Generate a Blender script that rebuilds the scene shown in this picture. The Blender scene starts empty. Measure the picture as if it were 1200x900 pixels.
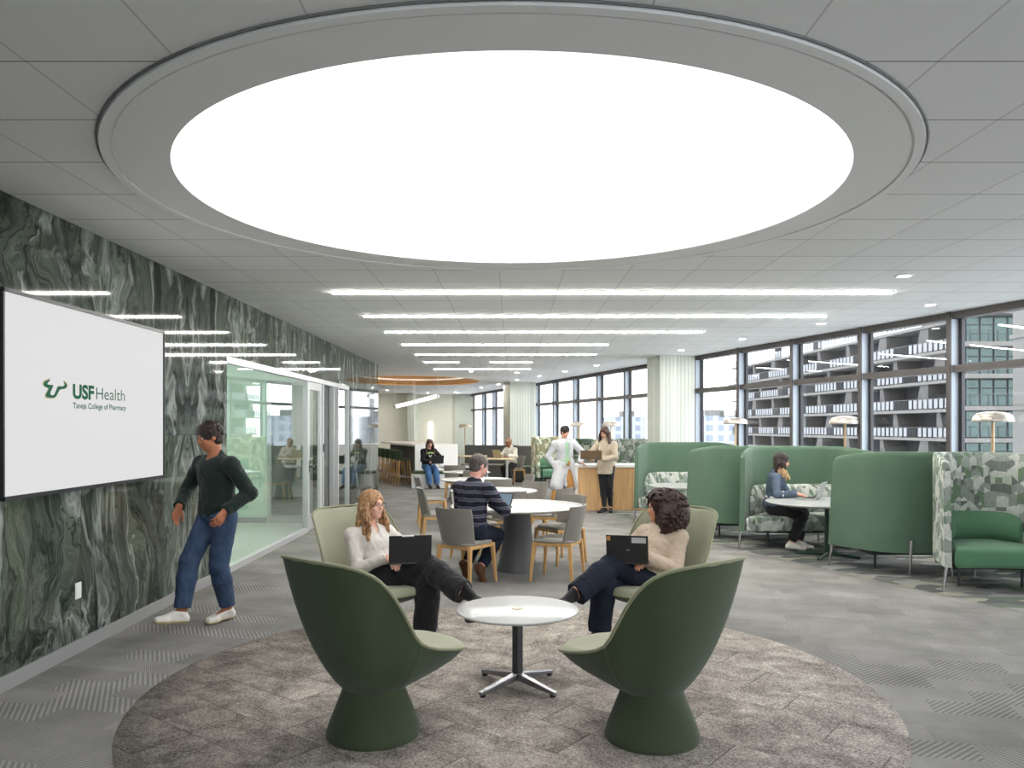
import bpy, bmesh, math, random
import numpy as np
from mathutils import Vector, Matrix

random.seed(7)
PI = math.pi
SC = bpy.context.scene
COL = SC.collection
FPX, CAMZ, VPX, HOR = 935.0, 1.65, 600.0, 500.0
CEIL = 3.115


def srgb(r, g, b):
    def f(c):
        c /= 255.0
        return c / 12.92 if c <= 0.04045 else ((c + 0.055) / 1.055) ** 2.4
    return (f(r), f(g), f(b), 1.0)


# ------------------------------------------------------------------ nodes
class NT:
    def __init__(s, name):
        s.m = bpy.data.materials.new(name)
        s.m.use_nodes = True
        s.t = s.m.node_tree
        s.b = s.t.nodes['Principled BSDF']
        s.out = s.t.nodes['Material Output']

    def n(s, typ, **kw):
        nd = s.t.nodes.new(typ)
        for k, v in kw.items():
            setattr(nd, k, v)
        return nd

    def put(s, sock, v):
        if isinstance(v, bpy.types.NodeSocket):
            s.t.links.new(v, sock)
        elif v is not None:
            sock.default_value = v

    def math(s, op, a, b=None, c=None):
        nd = s.n('ShaderNodeMath', operation=op)
        s.put(nd.inputs[0], a)
        if b is not None:
            s.put(nd.inputs[1], b)
        if c is not None:
            s.put(nd.inputs[2], c)
        return nd.outputs[0]

    def coord(s, which='Object'):
        return s.n('ShaderNodeTexCoord').outputs[which]

    def mapping(s, vec, scale=(1, 1, 1), rot=(0, 0, 0), loc=(0, 0, 0)):
        nd = s.n('ShaderNodeMapping')
        s.put(nd.inputs[0], vec)
        nd.inputs['Location'].default_value = loc
        nd.inputs['Rotation'].default_value = rot
        nd.inputs['Scale'].default_value = scale
        return nd.outputs[0]

    def sep(s, vec):
        nd = s.n('ShaderNodeSeparateXYZ')
        s.put(nd.inputs[0], vec)
        return nd.outputs

    def comb(s, x=0.0, y=0.0, z=0.0):
        nd = s.n('ShaderNodeCombineXYZ')
        for i, v in enumerate((x, y, z)):
            s.put(nd.inputs[i], v)
        return nd.outputs[0]

    def noise(s, vec, scale, detail=4.0, rough=0.55, dist=0.0, out=0):
        nd = s.n('ShaderNodeTexNoise')
        s.put(nd.inputs['Vector'], vec)
        nd.inputs['Scale'].default_value = scale
        nd.inputs['Detail'].default_value = detail
        nd.inputs['Roughness'].default_value = rough
        nd.inputs['Distortion'].default_value = dist
        return nd.outputs[out]

    def ramp(s, fac, stops, interp='LINEAR'):
        nd = s.n('ShaderNodeValToRGB')
        s.put(nd.inputs[0], fac)
        cr = nd.color_ramp
        cr.interpolation = interp
        while len(cr.elements) < len(stops):
            cr.elements.new(0.5)
        for e, (p, c) in zip(cr.elements, stops):
            e.position = p
            e.color = c if not isinstance(c, (int, float)) else (c, c, c, 1)
        return nd.outputs[0]

    def mix(s, fac, a, b, blend='MIX'):
        nd = s.n('ShaderNodeMix', data_type='RGBA', blend_type=blend)
        s.put(nd.inputs[0], fac)
        s.put(nd.inputs[6], a)
        s.put(nd.inputs[7], b)
        return nd.outputs[2]

    def vadd(s, a, b, op='ADD'):
        nd = s.n('ShaderNodeVectorMath', operation=op)
        s.put(nd.inputs[0], a)
        s.put(nd.inputs[1], b)
        return nd.outputs[0]

    def vscale(s, a, k):
        nd = s.n('ShaderNodeVectorMath', operation='SCALE')
        s.put(nd.inputs[0], a)
        nd.inputs['Scale'].default_value = k
        return nd.outputs[0]

    def bump(s, h, strength=0.3, dist=0.01):
        nd = s.n('ShaderNodeBump')
        s.put(nd.inputs['Height'], h)
        nd.inputs['Strength'].default_value = strength
        nd.inputs['Distance'].default_value = dist
        s.t.links.new(nd.outputs[0], s.b.inputs['Normal'])

    def base(s, col, rough=0.5, metal=0.0, spec=None, coat=None):
        s.put(s.b.inputs['Base Color'], col)
        s.put(s.b.inputs['Roughness'], rough)
        s.b.inputs['Metallic'].default_value = metal
        if spec is not None:
            s.b.inputs['Specular IOR Level'].default_value = spec
        if coat is not None:
            s.b.inputs['Coat Weight'].default_value = coat
            s.b.inputs['Coat Roughness'].default_value = 0.05
        return s.m


M = {}


def plain(key, rgb, rough=0.5, metal=0.0, spec=None, var=0.05, vscale=6.0, bump=0.0, bscale=60.0):
    t = NT(key)
    c = srgb(*rgb)
    co = t.coord()
    nz = t.noise(co, vscale, 3)
    lo = tuple(max(0, x * (1 - var)) for x in c[:3]) + (1,)
    hi = tuple(min(1, x * (1 + var)) for x in c[:3]) + (1,)
    t.base(t.ramp(nz, [(0.3, lo), (0.7, hi)]), rough, metal, spec)
    if bump:
        t.bump(t.noise(co, bscale, 2), bump, 0.004)
    M[key] = t.m
    return t.m


def fabric(key, rgb, var=0.08, weave=420.0, rough=0.9, bump=0.25, blotch=4.0, sheen=0.15, fold=0):
    t = NT(key)
    c = srgb(*rgb)
    co = t.coord()
    big = t.noise(co, blotch, 3)
    fine = t.noise(co, weave, 1)
    f = t.math('ADD', t.math('MULTIPLY', big, 0.55), t.math('MULTIPLY', fine, 0.45))
    lo = tuple(max(0, x * (1 - var * 1.8)) for x in c[:3]) + (1,)
    hi = tuple(min(1, x * (1 + var * 1.8)) for x in c[:3]) + (1,)
    t.base(t.ramp(f, [(0.3, lo), (0.7, hi)]), rough, 0, 0.2)
    t.b.inputs['Sheen Weight'].default_value = sheen
    if fold:
        fo = t.noise(t.mapping(co, (1, 1, 0.6)), 13, 3, 0.5, 1.4)
        t.bump(t.math('ADD', t.math('MULTIPLY', fo, 1.0), t.math('MULTIPLY', fine, 0.05)), 0.6, 0.025)
    else:
        t.bump(fine, bump, 0.002)
    M[key] = t.m
    return t.m


def wood(key, rgb, rough=0.45, axis='z', sc=1.0):
    t = NT(key)
    c = srgb(*rgb)
    s = {'x': (2, 26, 26), 'y': (26, 2, 26), 'z': (26, 26, 2)}[axis]
    co = t.mapping(t.coord(), tuple(k * sc for k in s))
    f = t.noise(co, 1.0, 5, 0.6, 0.6)
    lo = tuple(x * 0.72 for x in c[:3]) + (1,)
    hi = tuple(min(1, x * 1.15) for x in c[:3]) + (1,)
    t.base(t.ramp(f, [(0.25, lo), (0.7, hi)]), rough, 0, 0.35)
    t.bump(f, 0.08, 0.002)
    M[key] = t.m
    return t.m


def emit(key, rgb, strength, base=0.8):
    t = NT(key)
    t.base((base, base, base, 1), 0.6, 0, 0.5 if base > .5 else 0.05)
    t.b.inputs['Emission Color'].default_value = srgb(*rgb)
    t.b.inputs['Emission Strength'].default_value = strength
    M[key] = t.m
    return t.m


# ------------------------------------------------------------------ meshes
class MB:
    def __init__(s):
        s.v, s.f, s.sm, s.mi = [], [], [], []

    def add(s, vs, fs, smooth=False, mi=0):
        o = len(s.v)
        s.v += [tuple(v) for v in vs]
        s.f += [tuple(i + o for i in f) for f in fs]
        s.sm += [smooth] * len(fs)
        s.mi += [mi] * len(fs)
        return s

    def box(s, c, d, rz=0.0, mi=0, R=None):
        x, y, z = d[0] / 2, d[1] / 2, d[2] / 2
        vs = [Vector((a * x, b * y, e * z)) for e in (-1, 1) for b in (-1, 1) for a in (-1, 1)]
        R = R or Matrix.Rotation(rz, 3, 'Z')
        vs = [R @ v + Vector(c) for v in vs]
        return s.add(vs, [(0, 2, 3, 1), (4, 5, 7, 6), (0, 1, 5, 4), (2, 6, 7, 3), (0, 4, 6, 2), (1, 3, 7, 5)], False, mi)

    def tube(s, a, b, ra, rb=None, n=12, caps=True, mi=0):
        rb = ra if rb is None else rb
        a, b = Vector(a), Vector(b)
        d = (b - a).normalized()
        p = d.orthogonal().normalized()
        q = d.cross(p)
        vs = []
        for c, r in ((a, ra), (b, rb)):
            for i in range(n):
                t = 2 * PI * i / n
                vs.append(c + (p * math.cos(t) + q * math.sin(t)) * r)
        s.add(vs, [(i, (i + 1) % n, n + (i + 1) % n, n + i) for i in range(n)], True, mi)
        if caps:
            s.add([vs[i] for i in range(n)][::-1], [tuple(range(n))], False, mi)
            s.add(vs[n:], [tuple(range(n))], False, mi)
        return s

    def path(s, pts, r, n=8, closed=False, mi=0):
        pts = [Vector(p) for p in pts]
        m = len(pts)
        vs = []
        up = None
        for i in range(m):
            if closed:
                d = (pts[(i + 1) % m] - pts[i - 1]).normalized()
            else:
                d = (pts[min(i + 1, m - 1)] - pts[max(i - 1, 0)]).normalized()
            if up is None:
                up = d.orthogonal().normalized()
            up = (up - d * up.dot(d)).normalized()
            q = d.cross(up)
            rr = r[i] if hasattr(r, '__len__') else r
            for k in range(n):
                t = 2 * PI * k / n
                vs.append(pts[i] + (up * math.cos(t) + q * math.sin(t)) * rr)
        fs = []
        for i in range(m if closed else m - 1):
            j = (i + 1) % m
            fs += [(i * n + k, i * n + (k + 1) % n, j * n + (k + 1) % n, j * n + k) for k in range(n)]
        s.add(vs, fs, True, mi)
        if not closed:
            s.add(vs[:n][::-1], [tuple(range(n))], False, mi)
            s.add(vs[-n:], [tuple(range(n))], False, mi)
        return s

    def lathe(s, prof, c=(0, 0, 0), n=40, sx=1.0, sy=1.0, mi=0, smooth=True):
        vs = []
        for r, z in prof:
            for i in range(n):
                t = 2 * PI * i / n
                vs.append((c[0] + r * sx * math.cos(t), c[1] + r * sy * math.sin(t), c[2] + z))
        fs = []
        for j in range(len(prof) - 1):
            fs += [(j * n + i, j * n + (i + 1) % n, (j + 1) * n + (i + 1) % n, (j + 1) * n + i) for i in range(n)]
        s.add(vs, fs, smooth, mi)
        if prof[0][0] > 1e-6:
            s.add(vs[:n][::-1], [tuple(range(n))], False, mi)
        if prof[-1][0] > 1e-6:
            s.add(vs[-n:], [tuple(range(n))], False, mi)
        return s

    def grid(s, P, smooth=True, closeu=False, mi=0, flip=False):
        """P[i][j] -> points"""
        a, b = len(P), len(P[0])
        vs = [p for row in P for p in row]
        fs = []
        for i in range(a if closeu else a - 1):
            k = (i + 1) % a
            for j in range(b - 1):
                q = (i * b + j, k * b + j, k * b + j + 1, i * b + j + 1)
                fs.append(q[::-1] if flip else q)
        return s.add(vs, fs, smooth, mi)

    def prism(s, poly, z0, z1, mi=0):
        n = len(poly)
        vs = [(p[0], p[1], z0) for p in poly] + [(p[0], p[1], z1) for p in poly]
        s.add(vs, [tuple(range(n))[::-1], tuple(range(n, 2 * n))] + [(i, (i + 1) % n, n + (i + 1) % n, n + i) for i in range(n)], False, mi)
        return s

    def xform(s, mt):
        s.v = [tuple(mt @ Vector(v)) for v in s.v]
        return s

    def build(s, name, mat, parent=None, bevel=0.0, seg=2, solid=0.0, sub=0, loc=None):
        me = bpy.data.meshes.new(name)
        me.from_pydata(s.v, [], s.f)
        me.polygons.foreach_set('use_smooth', s.sm)
        mats = mat if isinstance(mat, (list, tuple)) else [mat]
        for m in mats:
            me.materials.append(m)
        if len(mats) > 1:
            me.polygons.foreach_set('material_index', s.mi)
        me.update()
        o = bpy.data.objects.new(name, me)
        COL.objects.link(o)
        if parent:
            o.parent = parent
        if loc:
            o.location = loc
        if solid:
            md = o.modifiers.new('solid', 'SOLIDIFY')
            md.thickness = solid
            md.offset = 0
        if bevel:
            md = o.modifiers.new('bevel', 'BEVEL')
            md.width = bevel
            md.segments = seg
            md.limit_method = 'ANGLE'
            md.angle_limit = math.radians(50)
            md.harden_normals = False
        if sub:
            md = o.modifiers.new('sub', 'SUBSURF')
            md.levels = md.render_levels = sub
        return o


def tag(o, label=None, cat=None, group=None, kind=None):
    if label:
        o['label'] = label
    if cat:
        o['category'] = cat
    if group:
        o['group'] = group
    if kind:
        o['kind'] = kind
    return o


def thing(name, label, cat, loc=(0, 0, 0), rz=0.0, group=None):
    o = bpy.data.objects.new(name, None)
    o.empty_display_size = 0.1
    COL.objects.link(o)
    o.location = loc
    o.rotation_euler = (0, 0, rz)
    return tag(o, label, cat, group)


def copy_tree(o, parent=None):
    c = o.copy()
    COL.objects.link(c)
    if parent:
        c.parent = parent
    for ch in list(o.children):
        copy_tree(ch, c)
    return c


def dup(root, loc, rz, label, group=None):
    c = copy_tree(root)
    c.location = loc
    c.rotation_euler = (0, 0, rz)
    c['label'] = label
    if group:
        c['group'] = group
    return c


def gnd(u, v, z=0.0):
    y = FPX * (CAMZ - z) / (v - HOR)
    return Vector(((u - VPX) * y / FPX, y, z))


def at(u, v, y):
    return Vector(((u - VPX) * y / FPX, y, CAMZ - (v - HOR) * y / FPX))


def smooth_interp(xs, ys, x):
    """monotone-ish cubic (Catmull-Rom, non-uniform)"""
    xs = list(xs)
    n = len(xs)
    if x <= xs[0]:
        return ys[0]
    if x >= xs[-1]:
        return ys[-1]
    i = max(j for j in range(n - 1) if xs[j] <= x)
    h = xs[i + 1] - xs[i]
    t = (x - xs[i]) / h

    def slope(j):
        if j == 0:
            return (ys[1] - ys[0]) / (xs[1] - xs[0])
        if j == n - 1:
            return (ys[-1] - ys[-2]) / (xs[-1] - xs[-2])
        return (ys[j + 1] - ys[j - 1]) / (xs[j + 1] - xs[j - 1])
    m0, m1 = slope(i) * h, slope(i + 1) * h
    t2, t3 = t * t, t * t * t
    return (2 * t3 - 3 * t2 + 1) * ys[i] + (t3 - 2 * t2 + t) * m0 + (-2 * t3 + 3 * t2) * ys[i + 1] + (t3 - t2) * m1


def st(mb, name, mat, **kw):
    o = mb.build(name, mat, **kw)
    o['kind'] = 'structure'
    return o


def bx(mb, x0, x1, y0, y1, z0, z1, mi=0):
    mb.box(((x0 + x1) / 2, (y0 + y1) / 2, (z0 + z1) / 2), (x1 - x0, y1 - y0, z1 - z0), mi=mi)
# ================================================================== materials
def mat_marble():
    t = NT('green_marble')
    x, y, z = t.sep(t.coord('Object'))
    pw = 1.92
    y0 = t.math('SUBTRACT', y, 5.87 - 8 * pw)
    yp = t.math('PINGPONG', y0, pw)
    pid = t.math('FLOOR', t.math('DIVIDE', y0, pw * 2))
    zz = t.math('PINGPONG', t.math('SUBTRACT', z, 1.57 - 1.6 * 2), 1.6)
    row = t.math('FLOOR', t.math('DIVIDE', t.math('SUBTRACT', z, 1.57 - 1.6 * 2), 3.2))
    p = t.comb(yp, t.math('ADD', t.math('MULTIPLY', pid, 3.7), t.math('MULTIPLY', row, 1.9)), t.math('MULTIPLY', zz, 0.6))

    def warp(vec, sc, amt, det=3):
        w = t.noise(vec, sc, det, 0.55, 0.0, 1)
        return t.vadd(vec, t.vscale(t.vadd(w, (0.5, 0.5, 0.5), 'SUBTRACT'), amt))
    q = warp(p, 0.9, 1.1, 2)
    q = warp(q, 2.6, 0.42, 3)
    q = warp(q, 7.0, 0.10, 3)
    # slow flow of the stone, then thin layers that follow it
    flow = t.noise(t.mapping(q, (1.3, 1, 0.55)), 1.0, 3, 0.5)
    lay = t.noise(t.mapping(q, (5.5, 1, 1.3)), 1.0, 8, 0.66, 0.6)
    f = t.math('ADD', t.math('MULTIPLY', flow, 0.75), t.math('MULTIPLY', lay, 0.75))
    f = t.math('SUBTRACT', f, 0.25)
    col = t.ramp(f, [(0.24, srgb(22, 26, 24)), (0.35, srgb(48, 54, 49)), (0.43, srgb(92, 99, 91)), (0.48, srgb(62, 69, 62)), (0.53, srgb(110, 118, 105)),
                     (0.58, srgb(74, 82, 75)), (0.64, srgb(140, 147, 138)), (0.70, srgb(94, 103, 94)), (0.80, srgb(172, 178, 170))])
    agate = t.math('SINE', t.math('MULTIPLY', t.math('ADD', f, t.math('MULTIPLY', flow, 0.6)), 95.0))
    col = t.mix(0.42, col, t.ramp(t.math('ADD', t.math('MULTIPLY', agate, 0.5), 0.5), [(0.0, 0.26), (0.5, 0.5), (1.0, 0.72)]), 'OVERLAY')
    fine = t.noise(t.mapping(q, (18, 1, 7)), 1.8, 7, 0.75, 1.6)
    col = t.mix(0.7, col, t.ramp(fine, [(0.3, 0.10), (0.5, 0.47), (0.7, 0.9)]), 'OVERLAY')
    tint = t.noise(q, 1.7, 2)
    col = t.mix(t.ramp(tint, [(0.5, 0.0), (0.70, 0.30)]), col, srgb(104, 122, 84), 'MIX')
    vn = t.noise(t.mapping(q, (1.5, 1, 0.5), loc=(3, 0, 1)), 1.1, 4, 0.5, 0.4)
    v = t.math('ABSOLUTE', t.math('SUBTRACT', vn, 0.5))
    col = t.mix(t.ramp(v, [(0.0, 0.75), (0.008, 0.4), (0.03, 0.0)]), col, srgb(190, 196, 188))
    dn = t.noise(t.mapping(q, (1.9, 1, 0.7), loc=(4, 2, 7)), 1.2, 5, 0.55, 0.6)
    d = t.math('ABSOLUTE', t.math('SUBTRACT', dn, 0.5))
    col = t.mix(t.ramp(d, [(0.0, 0.8), (0.02, 0.4), (0.05, 0.0)]), col, srgb(16, 21, 18))
    j = t.math('LESS_THAN', t.math('PINGPONG', y0, pw * 0.5), 0.003)
    j2 = t.math('LESS_THAN', t.math('ABSOLUTE', t.math('SUBTRACT', z, 1.57)), 0.002)
    col = t.mix(t.math('MAXIMUM', j, j2), col, srgb(20, 24, 22))
    M['marble'] = t.base(t.mix(0.26, col, srgb(26, 30, 28)), 0.05, 0, 0.24)


def mat_ceiling():
    t = NT('ceiling_tile')
    x, y, z = t.sep(t.coord('Object'))
    g = 0.61
    fx = t.math('PINGPONG', t.math('ADD', x, 1.95 + 61), g / 2)
    fy = t.math('PINGPONG', t.math('SUBTRACT', y, 3.2 - 61), g / 2)
    lx = t.math('LESS_THAN', fx, 0.0045)
    ly = t.math('LESS_THAN', fy, 0.0055)
    ix = t.math('FLOOR', t.math('DIVIDE', t.math('ADD', x, 1.95 + 61), g))
    iy = t.math('FLOOR', t.math('DIVIDE', t.math('SUBTRACT', y, 3.2 - 61), g))
    wn = t.n('ShaderNodeTexWhiteNoise', noise_dimensions='2D')
    t.put(wn.inputs['Vector'], t.comb(ix, iy, 0))
    c = t.ramp(wn.outputs['Value'], [(0, srgb(237, 237, 236)), (1, srgb(241, 241, 240))])
    c = t.mix(t.math('MULTIPLY', lx, 0.45), c, srgb(150, 150, 150))
    c = t.mix(t.math('MULTIPLY', ly, 0.75), c, srgb(120, 120, 120))
    t.base(c, 0.9, 0, 0.1)
    h = t.math('SUBTRACT', 1.0, t.math('MAXIMUM', lx, ly))
    t.bump(t.math('ADD', h, t.math('MULTIPLY', t.noise(t.coord('Object'), 300, 1), 0.05)), 0.25, 0.01)
    M['ceiling'] = t.m


def mat_carpet():
    t = NT('grey_carpet')
    co = t.coord('Object')
    p = t.mapping(co, (1, 1, 1), (0, 0, math.radians(14)))
    x, y, z = t.sep(p)
    bx, by = 0.46, 0.23
    iy = t.math('FLOOR', t.math('DIVIDE', y, by))
    xs = t.math('ADD', x, t.math('MULTIPLY', iy, 0.173))
    ix = t.math('FLOOR', t.math('DIVIDE', xs, bx))
    wn = t.n('ShaderNodeTexWhiteNoise', noise_dimensions='2D')
    t.put(wn.inputs['Vector'], t.comb(ix, iy, 0))
    r = wn.outputs['Value']
    wc = t.sep(wn.outputs['Color'])
    sgn = t.math('SUBTRACT', t.math('MULTIPLY', t.math('GREATER_THAN', r, 0.5), 2.0), 1.0)
    ph = t.math('ADD', t.math('MULTIPLY', x, 0.78), t.math('MULTIPLY', t.math('MULTIPLY', y, sgn), 0.62))
    coarse = t.math('GREATER_THAN', wc[1], 0.5)
    freq = t.math('ADD', 480.0, t.math('MULTIPLY', coarse, -270.0))
    st = t.math('SINE', t.math('MULTIPLY', ph, freq))
    amp = t.math('ADD', 0.30, t.math('MULTIPLY', coarse, 0.34))
    st = t.math('MULTIPLY', st, amp)
    nz = t.noise(co, 240, 2)
    blot = t.noise(co, 1.6, 4, 0.6)
    f = t.math('ADD', t.math('MULTIPLY', st, 0.20), t.math('ADD', t.math('MULTIPLY', nz, 0.5), t.math('MULTIPLY', blot, 0.5)))
    f = t.math('ADD', f, t.math('MULTIPLY', t.math('SUBTRACT', wc[0], 0.5), 0.10))
    c = t.ramp(f, [(0.2, srgb(90, 88, 86)), (0.5, srgb(131, 129, 126)), (0.8, srgb(170, 167, 163))])
    t.base(c, 0.95, 0, 0.1)
    t.bump(t.math('ADD', st, t.math('MULTIPLY', nz, 0.6)), 0.35, 0.004)
    M['carpet'] = t.m


def mat_rug():
    t = NT('taupe_carpet')
    co = t.coord('Object')
    p = t.mapping(co, (1, 1, 1), (0, 0, math.radians(38)))
    x, y, z = t.sep(p)
    iy = t.math('FLOOR', t.math('DIVIDE', y, 0.33))
    xs = t.math('ADD', x, t.math('MULTIPLY', iy, 0.33))
    ix = t.math('FLOOR', t.math('DIVIDE', xs, 1.0))
    wn = t.n('ShaderNodeTexWhiteNoise', noise_dimensions='2D')
    t.put(wn.inputs['Vector'], t.comb(ix, iy, 0))
    off = t.vscale(wn.outputs['Color'], 9.0)
    q = t.vadd(p, off)
    blot = t.noise(t.mapping(q, (2.2, 2.4, 1)), 1.9, 4, 0.6, 0.6)
    speck = t.noise(co, 75, 4, 0.78, 0.0)
    fine = t.noise(co, 300, 1)
    f = t.math('ADD', t.math('MULTIPLY', blot, 0.62), t.math('ADD', t.math('MULTIPLY', speck, 1.05), t.math('MULTIPLY', fine, 0.22)))
    f = t.math('MULTIPLY', f, 0.53)
    c = t.ramp(f, [(0.36, srgb(70, 65, 63)), (0.44, srgb(120, 112, 107)), (0.52, srgb(160, 151, 143)), (0.62, srgb(212, 202, 190))])
    sx = t.math('PINGPONG', xs, 0.5)
    sy = t.math('PINGPONG', y, 0.165)
    seam = t.math('MAXIMUM', t.math('LESS_THAN', sx, 0.004), t.math('MULTIPLY', t.math('LESS_THAN', sy, 0.003), t.math('GREATER_THAN', wn.outputs['Value'], 0.45)))
    c = t.mix(t.math('MULTIPLY', seam, 0.6), c, srgb(48, 43, 42))
    t.base(c, 0.95, 0, 0.1)
    t.bump(t.math('ADD', speck, fine), 0.4, 0.005)
    M['rug'] = t.m


def mat_diamond():
    t = NT('diamond_carpet')
    co = t.coord('Object')
    p = t.mapping(co, (1.0, 2.1, 1), (0, 0, math.radians(28)))
    v = t.n('ShaderNodeTexVoronoi', distance='MANHATTAN', feature='F1')
    t.put(v.inputs['Vector'], p)
    v.inputs['Scale'].default_value = 3.2
    v.inputs['Randomness'].default_value = 0.55
    cc = t.sep(v.outputs['Color'])
    col = t.ramp(cc[0], [(0.0, srgb(96, 98, 98)), (0.28, srgb(120, 120, 118)), (0.5, srgb(150, 150, 146)),
                         (0.66, srgb(156, 155, 140)), (0.82, srgb(108, 116, 104))], 'CONSTANT')
    nz = t.noise(co, 260, 2)
    col = t.mix(0.35, col, t.ramp(nz, [(0.3, 0.12), (0.7, 0.62)]), 'OVERLAY')
    t.base(col, 0.95, 0, 0.1)
    t.bump(nz, 0.3, 0.004)
    M['diamond'] = t.m


def mat_pattern(key, cols, scale=6.5):
    t = NT(key)
    co = t.coord('Object')
    x, y, z = t.sep(co)
    # fold the facets round the upholstery: across-width and height drive the pattern
    p = t.comb(t.math('ADD', x, t.math('MULTIPLY', y, 0.85)), t.math('MULTIPLY', z, 0.85), t.math('MULTIPLY', y, 0.15))
    v = t.n('ShaderNodeTexVoronoi', distance='MANHATTAN', feature='F1')
    t.put(v.inputs['Vector'], t.mapping(p, (1, 1, 1)))
    v.inputs['Scale'].default_value = scale
    v.inputs['Randomness'].default_value = 0.62
    cc = t.sep(v.outputs['Color'])
    lx, ly, lz = t.sep(t.vadd(p, v.outputs['Position'], 'SUBTRACT'))
    side = t.math('GREATER_THAN', lx, 0.0)
    up = t.math('GREATER_THAN', t.math('ADD', ly, t.math('MULTIPLY', t.math('ABSOLUTE', lx), -0.6)), 0.012)
    f = t.math('ADD', t.math('MULTIPLY', cc[0], 0.6), t.math('ADD', t.math('MULTIPLY', side, 0.22), t.math('MULTIPLY', up, 0.18)))
    n = len(cols)
    col = t.ramp(f, [(i / n * 0.95, srgb(*c)) for i, c in enumerate(cols)], 'CONSTANT')
    nz = t.noise(t.mapping(co, (1, 1, 0.4)), 60, 3)
    col = t.mix(0.4, col, t.ramp(nz, [(0.3, 0.3), (0.7, 0.7)]), 'OVERLAY')
    t.base(col, 0.85, 0, 0.2)
    t.bump(t.noise(co, 420, 1), 0.2, 0.002)
    M[key] = t.m


def mat_glass(key, tint, refl=0.08, dens=0.0):
    t = NT(key)
    tr = t.n('ShaderNodeBsdfTransparent')
    tr.inputs[0].default_value = tint
    gl = t.n('ShaderNodeBsdfGlossy')
    gl.inputs['Roughness'].default_value = 0.01
    gl.inputs['Color'].default_value = (1, 1, 1, 1)
    lw = t.n('ShaderNodeLayerWeight')
    lw.inputs['Blend'].default_value = 0.5
    fr = t.math('ADD', 0.035 + refl, t.math('MULTIPLY', t.math('POWER', lw.outputs['Facing'], 5.0), 0.9))
    mx = t.n('ShaderNodeMixShader')
    t.t.links.new(t.math('MINIMUM', fr, 0.95), mx.inputs[0])
    t.t.links.new(tr.outputs[0], mx.inputs[1])
    t.t.links.new(gl.outputs[0], mx.inputs[2])
    t.t.links.new(mx.outputs[0], t.out.inputs['Surface'])
    M[key] = t.m


def mat_stripes():
    t = NT('striped_knit')
    co = t.coord('Object')
    x, y, z = t.sep(co)
    nz = t.noise(co, 9, 2)
    zz = t.math('ADD', z, t.math('MULTIPLY', t.math('SUBTRACT', nz, 0.5), 0.03))
    s = t.math('PINGPONG', zz, 0.042)
    s2 = t.math('PINGPONG', t.math('ADD', zz, 0.011), 0.021)
    c = t.ramp(t.math('DIVIDE', s, 0.042), [(0.0, srgb(36, 37, 46)), (0.52, srgb(36, 37, 46)), (0.58, srgb(96, 96, 110)), (0.85, srgb(96, 96, 110)), (0.92, srgb(62, 62, 76))])
    t.base(c, 0.9, 0, 0.2)
    t.bump(t.noise(co, 300, 1), 0.3, 0.003)
    M['stripes'] = t.m


def mat_denim(key, rgb):
    t = NT(key)
    co = t.coord()
    c = srgb(*rgb)
    f = t.math('ADD', t.math('MULTIPLY', t.noise(co, 7, 4), 0.65), t.math('MULTIPLY', t.noise(co, 500, 1), 0.35))
    t.base(t.ramp(f, [(0.3, tuple(x * 0.6 for x in c[:3]) + (1,)), (0.7, tuple(min(1, x * 1.5) for x in c[:3]) + (1,))]), 0.85, 0, 0.2)
    t.bump(t.noise(t.mapping(co, (1, 1, 0.55)), 16, 4, 0.5, 1.2), 0.55, 0.02)
    M[key] = t.m


def mat_hair(key, dark, light, sc=1.0):
    t = NT(key)
    co = t.mapping(t.coord(), (70 * sc, 70 * sc, 9 * sc))
    f = t.noise(co, 1.0, 4, 0.6, 0.8)
    t.base(t.ramp(f, [(0.3, srgb(*dark)), (0.7, srgb(*light))]), 0.5, 0, 0.35)
    t.bump(f, 0.7, 0.006)
    M[key] = t.m


def mat_ribbed():
    t = NT('ribbed_panel')
    x, y, z = t.sep(t.coord('Object'))
    s = t.math('ADD', x, y)
    rib = t.math('PINGPONG', s, 0.05)
    f = t.math('DIVIDE', rib, 0.05)
    g = t.math('LESS_THAN', f, 0.16)
    wn = t.noise(t.comb(t.math('FLOOR', t.math('DIVIDE', s, 0.1)), 0, 0), 3.1, 0)
    c = t.ramp(wn, [(0.3, srgb(196, 201, 190)), (0.7, srgb(214, 217, 208))])
    c = t.mix(t.math('MULTIPLY', g, 0.35), c, srgb(150, 156, 146))
    t.base(c, 0.6, 0, 0.3)
    t.bump(f, 0.35, 0.02)
    M['ribbed'] = t.m


def mat_tower():
    t = NT('tower_facade')
    x, y, z = t.sep(t.coord('Object'))
    s = t.math('ADD', x, t.math('MULTIPLY', y, 0.7))
    a = t.math('GREATER_THAN', t.math('PINGPONG', s, 1.6), 0.75)
    b = t.math('GREATER_THAN', t.math('PINGPONG', z, 1.55), 0.6)
    f = t.math('MULTIPLY', a, b)
    c = t.mix(t.math('MULTIPLY', f, 0.8), srgb(150, 154, 162), srgb(104, 114, 130))
    M['tower'] = t.base(c, 0.8)


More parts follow.
